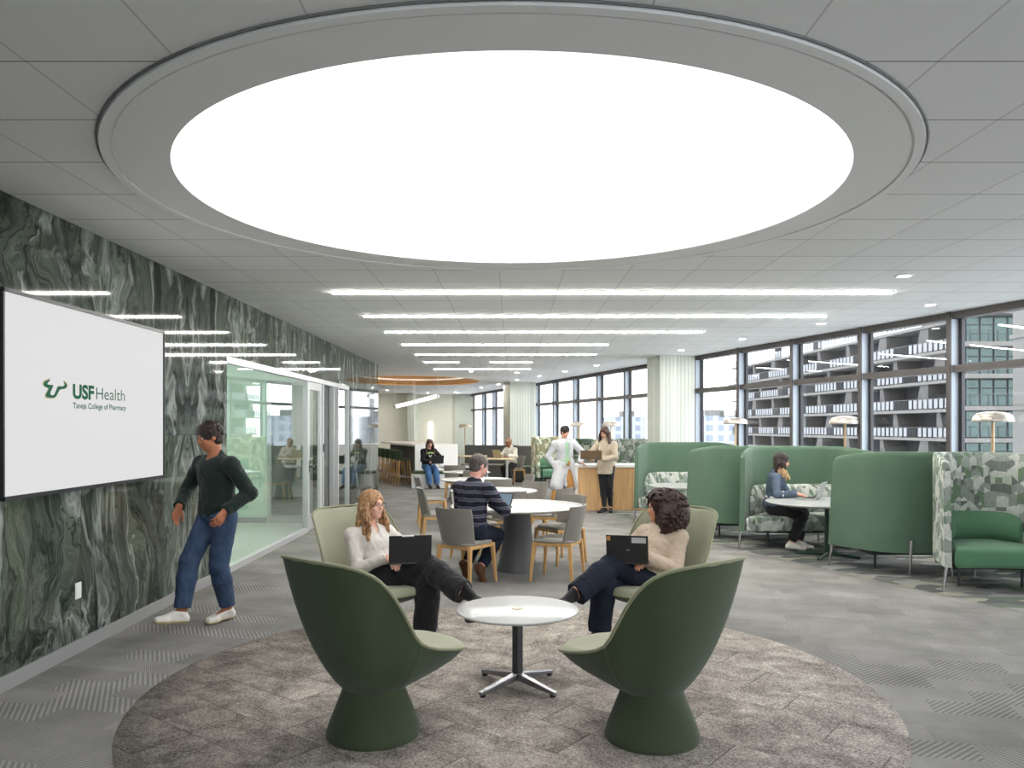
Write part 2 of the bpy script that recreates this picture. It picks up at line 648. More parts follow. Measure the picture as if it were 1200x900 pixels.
mat_marble(); mat_ceiling(); mat_carpet(); mat_rug(); mat_diamond(); mat_stripes(); mat_ribbed(); mat_tower()
mat_pattern('pattern', [(118, 126, 120), (150, 158, 150), (112, 132, 108), (184, 188, 180), (140, 148, 142), (198, 200, 194), (104, 112, 106), (170, 178, 162)], 8.5)
mat_pattern('pattern_dark', [(84, 96, 88), (128, 140, 128), (66, 92, 66), (150, 156, 146), (104, 116, 106), (176, 180, 168), (84, 110, 82), (60, 72, 66)], 7.5)
mat_pattern('pattern_warm', [(150, 150, 124), (184, 182, 160), (122, 132, 104), (206, 204, 186), (160, 150, 120), (214, 210, 196), (128, 134, 112), (178, 178, 152)], 8.0)
mat_glass('window_glass', (0.95, 0.97, 0.98, 1), 0.0)
mat_glass('office_glass', (0.95, 0.985, 0.96, 1), 0.02)
mat_glass('green_glass', (0.72, 0.9, 0.78, 1), 0.05)
mat_glass('lens', (0.96, 0.96, 0.96, 1), 0.02)
mat_denim('jeans_dark', (32, 38, 52)); mat_denim('jeans_mid', (62, 78, 104)); mat_denim('jeans_blue', (74, 110, 156)); mat_denim('denim_jacket', (84, 96, 112))
mat_denim('trousers_navy', (30, 34, 46))

plain('white_wall', (222, 222, 216), 0.8)
plain('beige_wall', (206, 205, 192), 0.85, var=0.02)
plain('sage_wall', (176, 180, 168), 0.85, var=0.02)
plain('mint_wall', (206, 230, 212), 0.7, var=0.02)
plain('grey_wall', (176, 180, 184), 0.8, var=0.02)
plain('dark_wall', (92, 94, 92), 0.8)
plain('ring_white', (240, 240, 239), 0.8, var=0.01)
plain('reveal', (120, 120, 120), 0.7)
plain('skirting', (176, 176, 176), 0.35, 0.4, var=0.02)
plain('aluminium', (202, 202, 204), 0.35, 0.35, var=0.02)
plain('mullion', (176, 186, 198), 0.45, 0.1, var=0.03)
plain('mullion_dark', (80, 75, 74), 0.45, 0.2, var=0.04)
plain('black_frame', (38, 38, 42), 0.4)
plain('white_top', (186, 186, 184), 0.22, 0, 0.5, var=0.01)
plain('coffee_top', (186, 186, 184), 0.25, 0, 0.5, var=0.01)
plain('white_gloss', (236, 236, 234), 0.3, var=0.01)
plain('base_grey', (88, 88, 90), 0.55, var=0.04)
plain('steel', (150, 150, 154), 0.3, 0.9, var=0.03)
plain('dark_steel', (74, 74, 76), 0.4, 0.6)
plain('chrome', (186, 186, 190), 0.22, 0.9, var=0.02)
plain('black_plastic', (32, 32, 34), 0.45)
plain('black_glossy', (14, 15, 17), 0.12)
plain('screen_white', (226, 226, 226), 0.5, var=0.0)
plain('green_metal', (38, 66, 50), 0.4, 0.2)
plain('concrete', (84, 81, 80), 0.9, var=0.12, vscale=0.5)
plain('concrete_light', (104, 102, 99), 0.9, var=0.06, vscale=0.4)
plain('facade_dark', (54, 52, 57), 0.85, var=0.08, vscale=0.4)
plain('facade_glass', (50, 72, 69), 0.12, 0.2, var=0.25, vscale=0.6)
plain('rail_white', (124, 126, 130), 0.6)
plain('rail_dark', (40, 41, 44), 0.5)
plain('ground_haze', (226, 228, 230), 0.95)  # distant haze painted into the ground as a pale colour
plain('tan_plastic', (196, 170, 140), 0.5)
plain('office_floor', (206, 214, 206), 0.4, var=0.04)
plain('lamp_metal', (206, 196, 184), 0.3, 0.55, var=0.03)
plain('lamp_pole', (200, 170, 134), 0.35, 0.5, var=0.03)
plain('rubber', (206, 188, 150), 0.6)
plain('brown_lid', (104, 84, 64), 0.4, 0.3)
plain('silver', (188, 190, 192), 0.3, 0.6)
plain('gold_lid', (176, 164, 130), 0.4, 0.4)

fabric('shell_green', (64, 75, 54), 0.07, 500)
fabric('sage', (152, 152, 131), 0.05, 500)
fabric('piping', (138, 140, 112), 0.05, 600)
fabric('piping_dark', (78, 88, 64), 0.05, 600)
fabric('booth_green', (88, 112, 93), 0.05, 380)
fabric('seat_green', (84, 122, 93), 0.05, 380)
fabric('chair_grey', (144, 140, 133), 0.07, 450)
fabric('chair_grey_dark', (126, 122, 115), 0.07, 450)
fabric('banquette', (84, 84, 80), 0.08, 300)
fabric('cushion_green', (74, 88, 62), 0.06, 400)
fabric('stool_green', (58, 76, 54), 0.06, 400)
fabric('knit_white', (204, 197, 190), 0.07, 260, fold=1)
fabric('knit_beige', (186, 167, 147), 0.07, 240, fold=1)
fabric('knit_oat', (190, 176, 156), 0.07, 240, fold=1)
fabric('black_cloth', (34, 34, 36), 0.12, 300, fold=1)
fabric('hoodie', (26, 27, 28), 0.1, 300, fold=1)
fabric('walker_top', (30, 42, 38), 0.1, 300, fold=1)
fabric('coat_white', (200, 201, 205), 0.03, 260, fold=1)
fabric('tee_green', (160, 196, 164), 0.04, 300, fold=1)
fabric('tee_white', (220, 218, 214), 0.04, 300)
fabric('khaki', (178, 130, 74), 0.08, 300, fold=1)
fabric('chunky_white', (208, 204, 192), 0.05, 150, bump=0.6, fold=1)
fabric('suede_brown', (92, 62, 40), 0.15, 200)
fabric('sneaker', (226, 222, 214), 0.04, 260, 0.6)
fabric('shoe_black', (30, 28, 30), 0.1, 260, 0.5)

wood('oak', (208, 164, 108)); wood('oak_x', (206, 168, 122), axis='x'); wood('oak_panel', (204, 164, 116), axis='z', sc=0.6)
wood('oak_top', (214, 196, 158), axis='x'); wood('ceiling_wood', (206, 156, 96), axis='x', sc=0.5)
mat_hair('hair_blonde', (84, 56, 38), (206, 160, 112)); mat_hair('hair_curly', (22, 13, 10), (66, 42, 32), 0.8)
mat_hair('hair_brown', (40, 28, 24), (88, 62, 48)); mat_hair('hair_dark', (26, 20, 18), (58, 44, 38)); mat_hair('hair_grey', (58, 52, 48), (104, 96, 90))
mat_hair('hair_tips', (150, 116, 80), (206, 174, 130)); mat_hair('hair_sandy', (120, 92, 70), (176, 146, 116))


def skin(key, rgb, lip):
    t = NT(key)
    c = srgb(*rgb)
    f = t.noise(t.coord(), 14, 3)
    t.base(t.ramp(f, [(0.3, tuple(x * 0.9 for x in c[:3]) + (1,)), (0.7, tuple(min(1, x * 1.08) for x in c[:3]) + (1,))]), 0.5, 0, 0.35)
    t.b.inputs['Subsurface Weight'].default_value = 0.08
    t.b.inputs['Subsurface Radius'].default_value = (0.02, 0.008, 0.004)
    M[key] = t.m
    plain(key + '_lip', lip, 0.4)


skin('skin_fair', (218, 168, 146), (176, 84, 84)); skin('skin_tan', (196, 140, 108), (150, 80, 72)); skin('skin_light', (214, 164, 138), (170, 92, 86))
skin('skin_brown', (168, 108, 78), (130, 66, 60)); skin('skin_pink', (212, 158, 140), (170, 96, 90))
plain('eye_white', (232, 230, 226), 0.25, var=0.0); plain('eye_dark', (40, 28, 22), 0.2); plain('brow', (70, 48, 36), 0.8)

emit('disc_light', (255, 255, 255), 1.7)
emit('line_light', (255, 252, 246), 52.0)
emit('down_light', (255, 248, 238), 480.0)
emit('cove_light', (255, 246, 230), 60.0)
emit('pendant_light', (255, 246, 232), 4.0)
emit('office_light', (255, 255, 252), 14.0)
emit('strip_light', (255, 252, 244), 3.0)
emit('tablet_screen', (112, 132, 148), 0.8, 0.02)
emit('tv_screen', (255, 255, 255), 0.54, 0.02)
emit('logo_green', (0, 96, 66), 0.62, 0.02)
emit('logo_gold', (206, 196, 150), 0.5, 0.02)
SKY = 5.0
EXPOSURE = 0.42
# ================================================================== outside
w = bpy.data.worlds.new('sky')
SC.world = w
w.use_nodes = True
nt = w.node_tree
bg = nt.nodes['Background']
tc = nt.nodes.new('ShaderNodeTexCoord')
sp = nt.nodes.new('ShaderNodeSeparateXYZ')
nt.links.new(tc.outputs['Generated'], sp.inputs[0])
rp = nt.nodes.new('ShaderNodeValToRGB')
nt.links.new(sp.outputs[2], rp.inputs[0])
rp.color_ramp.elements[0].color = srgb(243, 245, 248)
rp.color_ramp.elements[0].position = 0.0
rp.color_ramp.elements[1].color = (.46, .47, .49, 1)
rp.color_ramp.elements[1].position = 0.85
nt.links.new(rp.outputs[0], bg.inputs[0])
bg.inputs[1].default_value = SKY

m = MB()
m.box((200, 250, -22.5), (900, 900, 1))
st(m, 'ground', M['ground_haze'])

# apartment block across the street: long facade that runs away, balconies on every floor
A, B = Vector((44.7, 80, 0)), Vector((41.0, 148, 0))
D = (B - A).normalized()
N = Vector((-D.y, D.x, 0)) * 1.0      # towards the room side
if N.x > 0:
    N = -N
LEN = (B - A).length
FH, F0, NF0, NF1 = 3.0, 0.45, -5, 4     # floor height, first level, lowest .. top slab
aang = math.atan2(D.y, D.x)
apt = thing('apartment_building', 'concrete apartment block with rows of deep balconies, seen through the right windows', 'building', (A.x, A.y, -22))
AO = Vector(apt.location)


def abox(mb, s0, s1, z0, z1, d0, d1, mi=0):
    c = A + D * (s0 + s1) / 2 + N * (d0 + d1) / 2
    mb.box(Vector((c.x, c.y, (z0 + z1) / 2)) - AO, (s1 - s0, d1 - d0, z1 - z0), aang, mi)


top = F0 + FH * NF1
m = MB()
abox(m, 0, LEN, -22, top, -8, -2.6)
m.build('wall', M['facade_dark'], apt)
rnd = random.Random(3)
for k in range(NF0, NF1 + 1):
    z = F0 + FH * k
    m = MB()
    ext = 0.5 if k % 2 else 0.0
    abox(m, 0, LEN, z - .32, z, -2.6, .35 + ext)
    m.build('floor_slab', M['concrete_light'], apt)
    m = MB()
    s = 0.4
    d_ = .2 + ext
    abox(m, .2, LEN - .2, z + 1.08, z + 1.14, d_ - .03, d_ + .03, 1)
    while s < LEN - 1:
        n = rnd.choice((5, 6, 7, 8))
        for q in range(n):
            abox(m, s, s + .62, z + .1, z + 1.06, d_ - .03, d_ + .03, 0)
            s += .95
        n = rnd.choice((2, 3, 4))
        for q in range(n * 3):
            abox(m, s, s + .07, z, z + 1.1, d_ - .03, d_ + .03, 1)
            s += .32
    m.build('balcony_rail', [M['rail_white'], M['rail_dark']], apt)
    if k == NF1:
        continue
    s = 2.0 + (k % 2) * 3
    while s < LEN - 3:
        m = MB()
        fl_ = rnd.choice((0.8, -0.8))
        b0, b1 = s, s + 1.5
        p = [(b0, z), (b1 + max(fl_, 0) * 1.2, z), (b1, z + FH - .32), (b0 + min(fl_, 0) * -1.0, z + FH - .32)]
        vs = []
        for dd in (-2.6, .1):
            for (q, zz) in p:
                c = A + D * q + N * dd
                vs.append(Vector((c.x, c.y, zz)) - AO)
        m.add(vs, [(0, 1, 2, 3), (7, 6, 5, 4), (0, 4, 5, 1), (1, 5, 6, 2), (2, 6, 7, 3), (3, 7, 4, 0)])
        m.build('fin_wall', M['concrete'], apt)
        m = MB()
        for q in range(2):
            abox(m, s + 3.2 + q * 1.1, s + 4.2 + q * 1.1, z + .1, z + 2.3, -2.6, -2.5)
        m.build('window', M['facade_glass'], apt)
        s += 8.5
for s in (6, 14, 30, 44, 52, 60):
    m = MB()
    abox(m, s, s + 1.0, top, top + 5, -6, -5)
    m.build('roof_post', M['facade_dark'], apt)
m = MB()
abox(m, 4, 62, top + 4.4, top + 5, -8, -3)
m.build('roof_canopy', M['concrete_light'], apt)

# glazed block in front of it
gl = thing('glass_building', 'dark framed apartment block with green glass walls, right of the balconies', 'building', (47, 72, -22))
GO = Vector(gl.location)


def gbox(mb, x0, x1, y0, y1, z0, z1, mi=0):
    bx(mb, x0 - GO.x, x1 - GO.x, y0 - GO.y, y1 - GO.y, z0 - GO.z, z1 - GO.z, mi)


GX0, GX1, GY = 43.2, 62, 75.4
m = MB()
gbox(m, GX0, GX1, GY + 1.6, GY + 3.2, -22, 22)
m.build('wall', M['facade_dark'], gl)
for k in range(-5, 7):
    z = .55 + 3.05 * k
    m = MB()
    gbox(m, GX0 - .4, GX1, GY - .2, GY + 1.6, z - .4, z)
    m.build('floor_slab', M['concrete_light'], gl)
    m = MB()
    x = GX0
    gbox(m, GX0 - .3, GX1, GY, GY + .05, z + 1.05, z + 1.12, 1)
    while x < GX1:
        gbox(m, x, x + .06, GY, GY + .05, z, z + 1.1, 1)
        x += .9
    m.build('balcony_rail', [M['rail_white'], M['rail_dark']], gl)
    m = MB()
    x = GX0 + .6
    while x < GX1 - 2:
        gbox(m, x, x + 1.15, GY + 1.5, GY + 1.62, z + .1, z + 1.7)
        gbox(m, x, x + 1.15, GY + 1.5, GY + 1.62, z + 1.8, z + 2.55)
        x += 1.35
    m.build('window', M['facade_glass'], gl)
pier = thing('concrete_building', 'pale concrete building edge at the far right window', 'building', (21, 32, -22))
m = MB()
m.box((1.9, 0, 24), (5, 1, 48))
m.build('wall', M['concrete_light'], pier)
for z in (8.5, 24.4, 27.3, 30.4):
    m = MB()
    m.box((1.85, -.1, z), (5.1, 1.3, .16))
    m.build('ledge', M['concrete_light'], pier)

for (u0, u1, v, y, lab) in ((720, 757, 488, 260, 'pale tower block left of the ribbed column through the windows'), (829, 866, 487, 240, 'pale tower block right of the ribbed column behind the balconies'), (640, 672, 521, 420, 'low hazy block on the skyline left of the standing people')):
    a, b_ = at(u0, v, y), at(u1, v, y)
    t = thing('tower_block', lab, 'building', ((a.x + b_.x) / 2, y + 15, -22))
    h = a.z + 22
    W = b_.x - a.x
    m = MB()
    m.box((0, 0, h / 2), (W, 30, h))
    m.build('wall', M['tower'], t)
    m = MB()
    m.box((W * .1, 0, h + 1), (W * .4, 10, 2))
    m.build('roof_plant', M['concrete_light'], t)
# ================================================================== the room
WALLX = -3.17
YF = 36.0


def wx(y):
    return 8.683 - 0.29 * y


WD = Vector((-0.29, 1, 0)).normalized()      # along the window wall, going away
WN = Vector((-1, -0.29, 0)).normalized()     # into the room




fl = MB()
fl.prism([(-9, -3.2), (10.2, -3.2), (9.55, -3.0), (wx(YF) + 0.1, YF + .1), (-9, YF + .1)], -0.12, 0.0)
st(fl, 'floor', M['carpet'])

# ceiling slab with the oval recess cut out of it
COVE_C, COVE_A, COVE_B, COVE_R = (-3.15, 25.6), 2.1, 2.7, 0.0
bm = bmesh.new()
outer = [(-9, -3.2), (10.0, -3.2), (wx(YF) + 0.25, YF + .1), (-9, YF + .1)]
ov = [bm.verts.new((x, y, CEIL)) for x, y in outer]
hv = [bm.verts.new((COVE_C[0] + COVE_A * math.cos(2 * PI * i / 64), COVE_C[1] + COVE_B * math.sin(2 * PI * i / 64), CEIL)) for i in range(64)]
ed = [bm.edges.new((l[i], l[(i + 1) % len(l)])) for l in (ov, hv) for i in range(len(l))]
bmesh.ops.triangle_fill(bm, use_beauty=True, edges=ed, normal=(0, 0, -1))
me = bpy.data.meshes.new('ceiling')
bm.to_mesh(me)
bm.free()
me.materials.append(M['ceiling'])
o = bpy.data.objects.new('ceiling', me)
COL.objects.link(o)
o['kind'] = 'structure'
rc = MB()
CH = .34
P = [[(COVE_C[0] + (COVE_A - q) * math.cos(2 * PI * i / 64), COVE_C[1] + (COVE_B - q) * math.sin(2 * PI * i / 64), CEIL + z) for q, z in ((0, 0), (0, .03), (.75, CH), (.95, CH))] for i in range(64)]
rc.grid(P, closeu=True, smooth=False)
st(rc, 'trim_1', M['ceiling_wood'])
tp = MB()
tp.lathe([(1.0, 0), (1.0, .03)], (COVE_C[0], COVE_C[1], CEIL + CH + .12), 64, COVE_A - .4, COVE_B - .4)
st(tp, 'trim_2', M['ring_white'])
tp = MB()
tp.grid([[(COVE_C[0] + (COVE_A - .4) * math.cos(2 * PI * i / 64), COVE_C[1] + (COVE_B - .4) * math.sin(2 * PI * i / 64), CEIL + z) for z in (CH - .2, CH + .12)] for i in range(64)], closeu=True)
st(tp, 'trim_5', M['ring_white'])
cv = MB()
cv.path([(COVE_C[0] + (COVE_A - .80) * math.cos(2 * PI * i / 64), COVE_C[1] + (COVE_B - .80) * math.sin(2 * PI * i / 64), CEIL + CH + .04) for i in range(64)], .025, 8, True)
tag(cv.build('cove_light', M['cove_light']), 'glowing light line inside the oval wood lined ceiling recess', 'light')

# left wall in green marble, with the glazed office front let into it
OY0, OY1, OZ = 8.87, 15.6, 2.44
w = MB()




bx(w, WALLX - .22, WALLX, -3.2, OY0, 0, CEIL)
bx(w, WALLX - .22, WALLX, OY0, OY1, OZ, CEIL)
bx(w, WALLX - .22, WALLX, OY1, 18.9, 0, CEIL)
st(w, 'wall_left', M['marble'])
w = MB()
bx(w, WALLX - .2, WALLX - .10, 13.5, 14.25, 0, OZ)
st(w, 'wall_pier', M['marble'])
b = MB()
bx(b, WALLX, WALLX + .014, -3.0, OY0, 0, .096)
bx(b, WALLX, WALLX + .014, OY1, 18.9, 0, .096)
st(b, 'baseboard_left', M['skirting'])

w = MB()
bx(w, -9, -2.9, -3.3, -3.15, 0, CEIL)
bx(w, 9.2, 10.2, -3.3, -3.15, 0, CEIL)
bx(w, -2.9, 9.2, -3.3, -3.15, 0, .45)
for k in (0, 5, 6):
    bx(w, -2.9 + 12.1 * k / 7, -2.9 + 12.1 * (k + 1) / 7, -3.3, -3.15, .45, 3.0)
bx(w, -2.9, 9.2, -3.3, -3.15, 3.0, CEIL)
st(w, 'wall_rear', M['beige_wall'])
for k in (1, 2, 3, 4):  # windows added to the unseen rear wall, to daylight near ceiling and chair backs
    x0 = -2.9 + 12.1 * k / 7
    x1 = x0 + 12.1 / 7
    m = MB()
    for a in ((x0, x0 + .05, .45, 3.0), (x1 - .05, x1, .45, 3.0), (x0, x1, .45, .52), (x0, x1, 2.93, 3.0), (x0, x1, 2.35, 2.42)):
        bx(m, a[0], a[1], -3.27, -3.17, a[2], a[3])
    f_ = st(m, 'window_%d' % (40 + k), M['mullion'])
    g = MB()
    bx(g, x0 + .05, x1 - .05, -3.225, -3.215, .52, 2.93)
    g.build('pane', M['window_glass'], f_)
w = MB()
bx(w, -9.1, -9, 18.9, YF, 0, CEIL)
bx(w, -9.1, WALLX - .22, 18.8, 18.9, 0, CEIL)
st(w, 'wall_far_left', M['beige_wall'])
w = MB()
bx(w, -9.1, wx(YF) + .1, YF, YF + .1, 0, CEIL)
st(w, 'wall_back', M['beige_wall'])
w = MB()
bx(w, -9.1, -4.55, YF - .9, YF, 0, CEIL)
st(w, 'wall_bulkhead', M['beige_wall'])
w = MB()
bx(w, -4.55, -4.25, YF - 1.3, YF, 0, CEIL)
st(w, 'trim_3', M['sage_wall'])
w = MB()
bx(w, -2.6, wx(YF) + .08, YF - .06, YF, 0, CEIL)
st(w, 'trim_4', M['sage_wall'])

# glazed office behind the marble
o_ = MB()
bx(o_, -6.3, -6.2, OY0, 18.8, 0, CEIL)
st(o_, 'wall_office_side', M['grey_wall'])
o_ = MB()
bx(o_, -6.2, WALLX - .22, OY0 - .1, OY0, 0, CEIL)
st(o_, 'wall_office_front', M['mint_wall'])
o_ = MB()
bx(o_, -6.2, -4.19, 13.65, 13.75, 0, CEIL)
bx(o_, -4.19, -3.40, 13.65, 13.75, 2.44, CEIL)
bx(o_, -3.40, WALLX - .2, 13.65, 13.75, 0, CEIL)
st(o_, 'wall_office_back', M['mint_wall'])
o_ = MB()
bx(o_, -6.2, -4.19, 13.63, 13.65, 0, .1)
st(o_, 'baseboard_office', M['skirting'])
o_ = MB()
bx(o_, -6.2, WALLX - .2, OY0, 13.65, 0, .006)
st(o_, 'floor_office', M['office_floor'])
o_ = MB()
bx(o_, -6.2, -3.5, 18.7, 18.79, 0, CEIL)
st(o_, 'wall_office_end', M['grey_wall'])

fr = MB()
XF0, XF1 = WALLX - .09, WALLX - .01
bx(fr, XF0, XF1, OY0, OY1, OZ - .075, OZ)
bx(fr, XF0, XF1, OY0, 12.42, 0, .07)
for y, t in ((OY0 + .01, .02), (12.45, .06), (13.47, .07), (14.27, .06), (14.62, .07), (OY1 - .03, .06)):
    bx(fr, XF0, XF1, y - t / 2, y + t / 2, 0, OZ - .07)
bx(fr, XF0, XF1, 14.3, OY1, 0, .09)
bx(fr, XF0, XF1, 13.5, 14.25, 0, .07)
win = st(fr, 'window_1', M['aluminium'])
for y0, y1 in ((OY0 + .02, 10.65), (10.66, 12.42), (14.3, 14.585), (14.655, OY1 - .06)):
    g = MB()
    bx(g, WALLX - .055, WALLX - .045, y0, y1, .07, OZ - .075)
    g.build('pane', M['office_glass'], win)
d = MB()
for y0, y1 in ((12.49, 12.62), (13.30, 13.43)):
    bx(d, WALLX - .075, WALLX - .03, y0, y1, .01, OZ - .08)
bx(d, WALLX - .075, WALLX - .03, 12.62, 13.30, OZ - .2, OZ - .08)
bx(d, WALLX - .075, WALLX - .03, 12.62, 13.30, .01, .25)
door = st(d, 'door_1', M['aluminium'])
g = MB()
bx(g, WALLX - .056, WALLX - .048, 12.62, 13.30, .25, OZ - .2)
g.build('pane', M['office_glass'], door)
g = MB()
g.tube((WALLX - .03, 12.56, 1.02), (WALLX + .03, 12.56, 1.02), .011)
g.tube((WALLX + .03, 12.55, 1.02), (WALLX + .03, 12.69, 1.02), .010)
bx(g, WALLX - .03, WALLX - .022, 12.525, 12.595, .93, 1.11)
g.build('door_handle', M['dark_steel'], door)
g = MB()
bx(g, -4.19, -4.13, 13.66, 13.72, 0, 2.44)
bx(g, -3.46, -3.40, 13.66, 13.72, 0, 2.44)
bx(g, -4.13, -3.46, 13.66, 13.72, 2.36, 2.44)
bx(g, -4.13, -3.46, 13.66, 13.72, 0, .12)
w2 = st(g, 'window_2', M['aluminium'])
g = MB()
bx(g, -4.13, -3.46, 13.685, 13.695, .12, 2.36)
g.build('pane', M['office_glass'], w2)
rd = MB()
bx(rd, WALLX - .03, WALLX + .012, 13.44, 13.50, 1.22, 1.36)
tag(rd.build('card_reader', M['black_plastic']), 'small black card reader beside the glass office door', 'card reader')

# wall plates on the marble
for (u, v, lab) in ((91, 692, 'white outlet plate on marble wall below the screen'), (228, 658, 'white outlet plate on marble wall behind the walking person')):
    y = WALLX * FPX / (u - VPX)
    z = CAMZ - (v - HOR) * y / FPX
    p = MB()
    p.box((WALLX + .004, y, z), (.008, .075, .118))
    pl = tag(p.build('outlet_plate', M['white_gloss'], bevel=.002), lab, 'outlet')
    q = MB()
    q.box((WALLX + .009, y, z + .025), (.003, .034, .03))
    q.box((WALLX + .009, y, z - .025), (.003, .034, .03))
    q.build('socket', M['ring_white'], pl)

# ---------------------------------------------------------------- window wall
YS = [YF, 33.9, 32.2, 30.4, 28.65, 26.9, 25.1, 23.35, 21.62, 19.9, 18.2, 16.53, 14.97, 13.4, 11.82, 10.25, 8.68, 7.1, 5.5, 3.9, 2.3, .7, -.9, -2.5]
Z0, ZT, ZH = 0.45, 2.39, CEIL
ang = math.atan2(WD.y, WD.x)


def wbox(mb, y0, y1, z0, z1, d0, d1, mi=0):
    """box along the window wall: depth d0..d1 into the room"""
    a = Vector((wx(y0), y0, 0))
    b_ = Vector((wx(y1), y1, 0))
    L = (b_ - a).length
    c = (a + b_) / 2 + WN * (d0 + d1) / 2
    mb.box((c.x, c.y, (z0 + z1) / 2), (L, abs(d1 - d0), z1 - z0), ang, mi)


for i in range(len(YS) - 1):
    y1, y0 = YS[i], YS[i + 1]       # far, near
    m = MB()
    t = .03
    wbox(m, y0 - t, y0 + t, Z0, ZH, -.06, .11, 0)
    wbox(m, y0 - t, y0 + t, Z0, ZH, .11, .135, 1)
    wbox(m, y0 + t, y1 - t, ZT - .045, ZT + .045, -.06, .10, 1)
    wbox(m, y0 + t, y1 - t, ZH - .09, ZH, -.06, .10, 1)
    wbox(m, y0 + t, y1 - t, Z0, Z0 + .07, -.06, .10, 1)
    wbox(m, y1 - t - .05, y1 - t, Z0, ZH, -.05, .0, 2)
    wbox(m, y0 + t, y0 + t + .03, Z0, ZH, -.05, .0, 2)
    f_ = st(m, 'window_%d' % (i + 3), [M['mullion'], M['mullion_dark'], M['black_frame']])
    g = MB()
    wbox(g, y0 + t, y1 - t, Z0 + .07, ZT - .045, -.03, -.02)
    wbox(g, y0 + t, y1 - t, ZT + .045, ZH - .09, -.03, -.02)
    g.build('pane', M['window_glass'], f_)
m = MB()
wbox(m, YS[-1], YF, 0, Z0, -.1, .12)
st(m, 'wall_right', M['dark_wall'])
m = MB()
wbox(m, -3.2, YS[-1], 0, CEIL, -.1, .1)
st(m, 'wall_right_rear', M['beige_wall'])


def col_box(name, a, b_, c, mat):
    """box pillar: a = front left corner, b_ = front right, c = back left"""
    a, b_, c = Vector(a), Vector(b_), Vector(c)
    d_ = b_ + c - a
    mb = MB()
    mb.prism([(p.x, p.y) for p in (a, b_, d_, c)], .006, CEIL)
    return st(mb, name, mat)


col_box('column', (3.02, 16.25, 0), (3.76, 16.42, 0), (2.90, 17.15, 0), M['ribbed'])
col_box('column', (-.06, 26.0, 0), (.78, 26.12, 0), (-.30, 27.3, 0), M['ribbed'])

# ---------------------------------------------------------------- ceiling lights
DC = (0.0, 5.07)
disc = thing('round_ceiling_light', 'huge glowing round ceiling light above the lounge chairs', 'ceiling light', (DC[0], DC[1], CEIL))
m = MB()
m.lathe([(0, -.008), (1.0, -.008), (1.995, -.008), (1.995, 0)], n=128)
m.build('diffuser', M['disc_light'], disc)
m = MB()
prof = [(1.995, -.0), (1.995, -.016), (2.27, -.016), (2.27, -.004), (2.285, -.004), (2.285, -.02), (2.335, -.02), (2.335, 0)]
m.lathe(prof, n=128, smooth=False)
m.build('ring', M['ring_white'], disc)
m = MB()
m.path([(2.345 * math.cos(2 * PI * i / 128), 2.345 * math.sin(2 * PI * i / 128), -.004) for i in range(128)], .006, 6, True)
m.build('reveal', M['reveal'], disc)

LIN = [(342, -1.95, 4.13), (370, -1.95, 4.14), (388.5, -1.95, 2.93), (403.3, -1.95, 1.70), (415, -1.95, 1.69), (424, -1.97, -1.2), (424, -.48, .46), (432, -1.97, .46)]
NTH = ['first', 'second', 'third', 'fourth', 'fifth', 'sixth', 'sixth', 'seventh']
for i, (v, x0, x1) in enumerate(LIN):
    y = (CEIL - CAMZ) * FPX / (HOR - v)
    lab = 'thin white line light in the ceiling, %s row out from the round light' % NTH[i]
    if i == 5:
        lab = 'short line light, the left piece in the sixth ceiling row'
    if i == 6:
        lab = 'short line light, the right piece in the sixth ceiling row'
    t = thing('linear_ceiling_light', lab, 'ceiling light', ((x0 + x1) / 2, y, CEIL), group='line lights across the ceiling')
    L = x1 - x0
    m = MB()
    m.box((0, 0, -.011), (L, .052, .022))
    m.build('diffuser', M['line_light'], t)
    m = MB()
    for s in (-1, 1):
        m.box((0, s * .038, -.003), (L + .02, .01, .012))
        m.box((s * (L / 2 + .005), 0, -.003), (.01, .07, .012))
    m.build('housing', M['ring_white'], t)

DL = [(1060, 323), (1090, 357), (962, 379), (870, 397), (798, 410), (699, 428), (662, 435), (632, 440.6), (606, 436.4), (606, 445), (584, 450), (564, 454), (552, 435), (533, 459), (454, 457)]
WH = ['nearest the camera on the window side', 'second out along the window side', 'third out along the window side', 'fourth out along the window side', 'above the ribbed column',
      'over the two people standing', 'right of the seventh light line', 'beside the window tops left of the column', 'right end of the sixth light line', 'in front of the far column',
      'left of the far column', 'by the far left windows', 'between the wood oval and the light lines', 'over the back wall', 'near the end of the marble wall']
for (u, v), wh in zip(DL, WH):
    y = (CEIL - CAMZ) * FPX / (HOR - v)
    t = thing('downlight', 'small round ceiling downlight ' + wh, 'downlight', ((u - VPX) * y / FPX, y, CEIL), group='round downlights')
    m = MB()
    m.lathe([(0, -.004), (.055, -.004), (.055, 0)], n=24)
    m.build('lens', M['down_light'], t)
    m = MB()
    m.lathe([(.055, 0), (.055, -.008), (.085, -.006), (.09, 0)], n=24)
    m.build('trim_ring', M['ring_white'], t)

for k, (x, y) in enumerate(((-7.6, 33.6), (-6.2, 33.8), (-3.6, 34.2), (-2.4, 34.6), (-6.0, 26.0), (-6.0, 21.5))):  # extra downlights, added to brighten the dark alcove and back wall
    t = thing('downlight', 'extra small round ceiling downlight added over the bar alcove, %s' % ('first by the far beige wall', 'second by the far beige wall', 'third by the far beige wall', 'fourth by the far beige wall', 'behind the bar stools', 'behind the marble wall end')[k], 'downlight', (x, y, CEIL), group='round downlights')
    m = MB()
    m.lathe([(0, -.004), (.055, -.004), (.055, 0)], n=24)
    m.build('lens', M['down_light'], t)
    m = MB()
    m.lathe([(.055, 0), (.055, -.008), (.085, -.006), (.09, 0)], n=24)
    m.build('trim_ring', M['ring_white'], t)

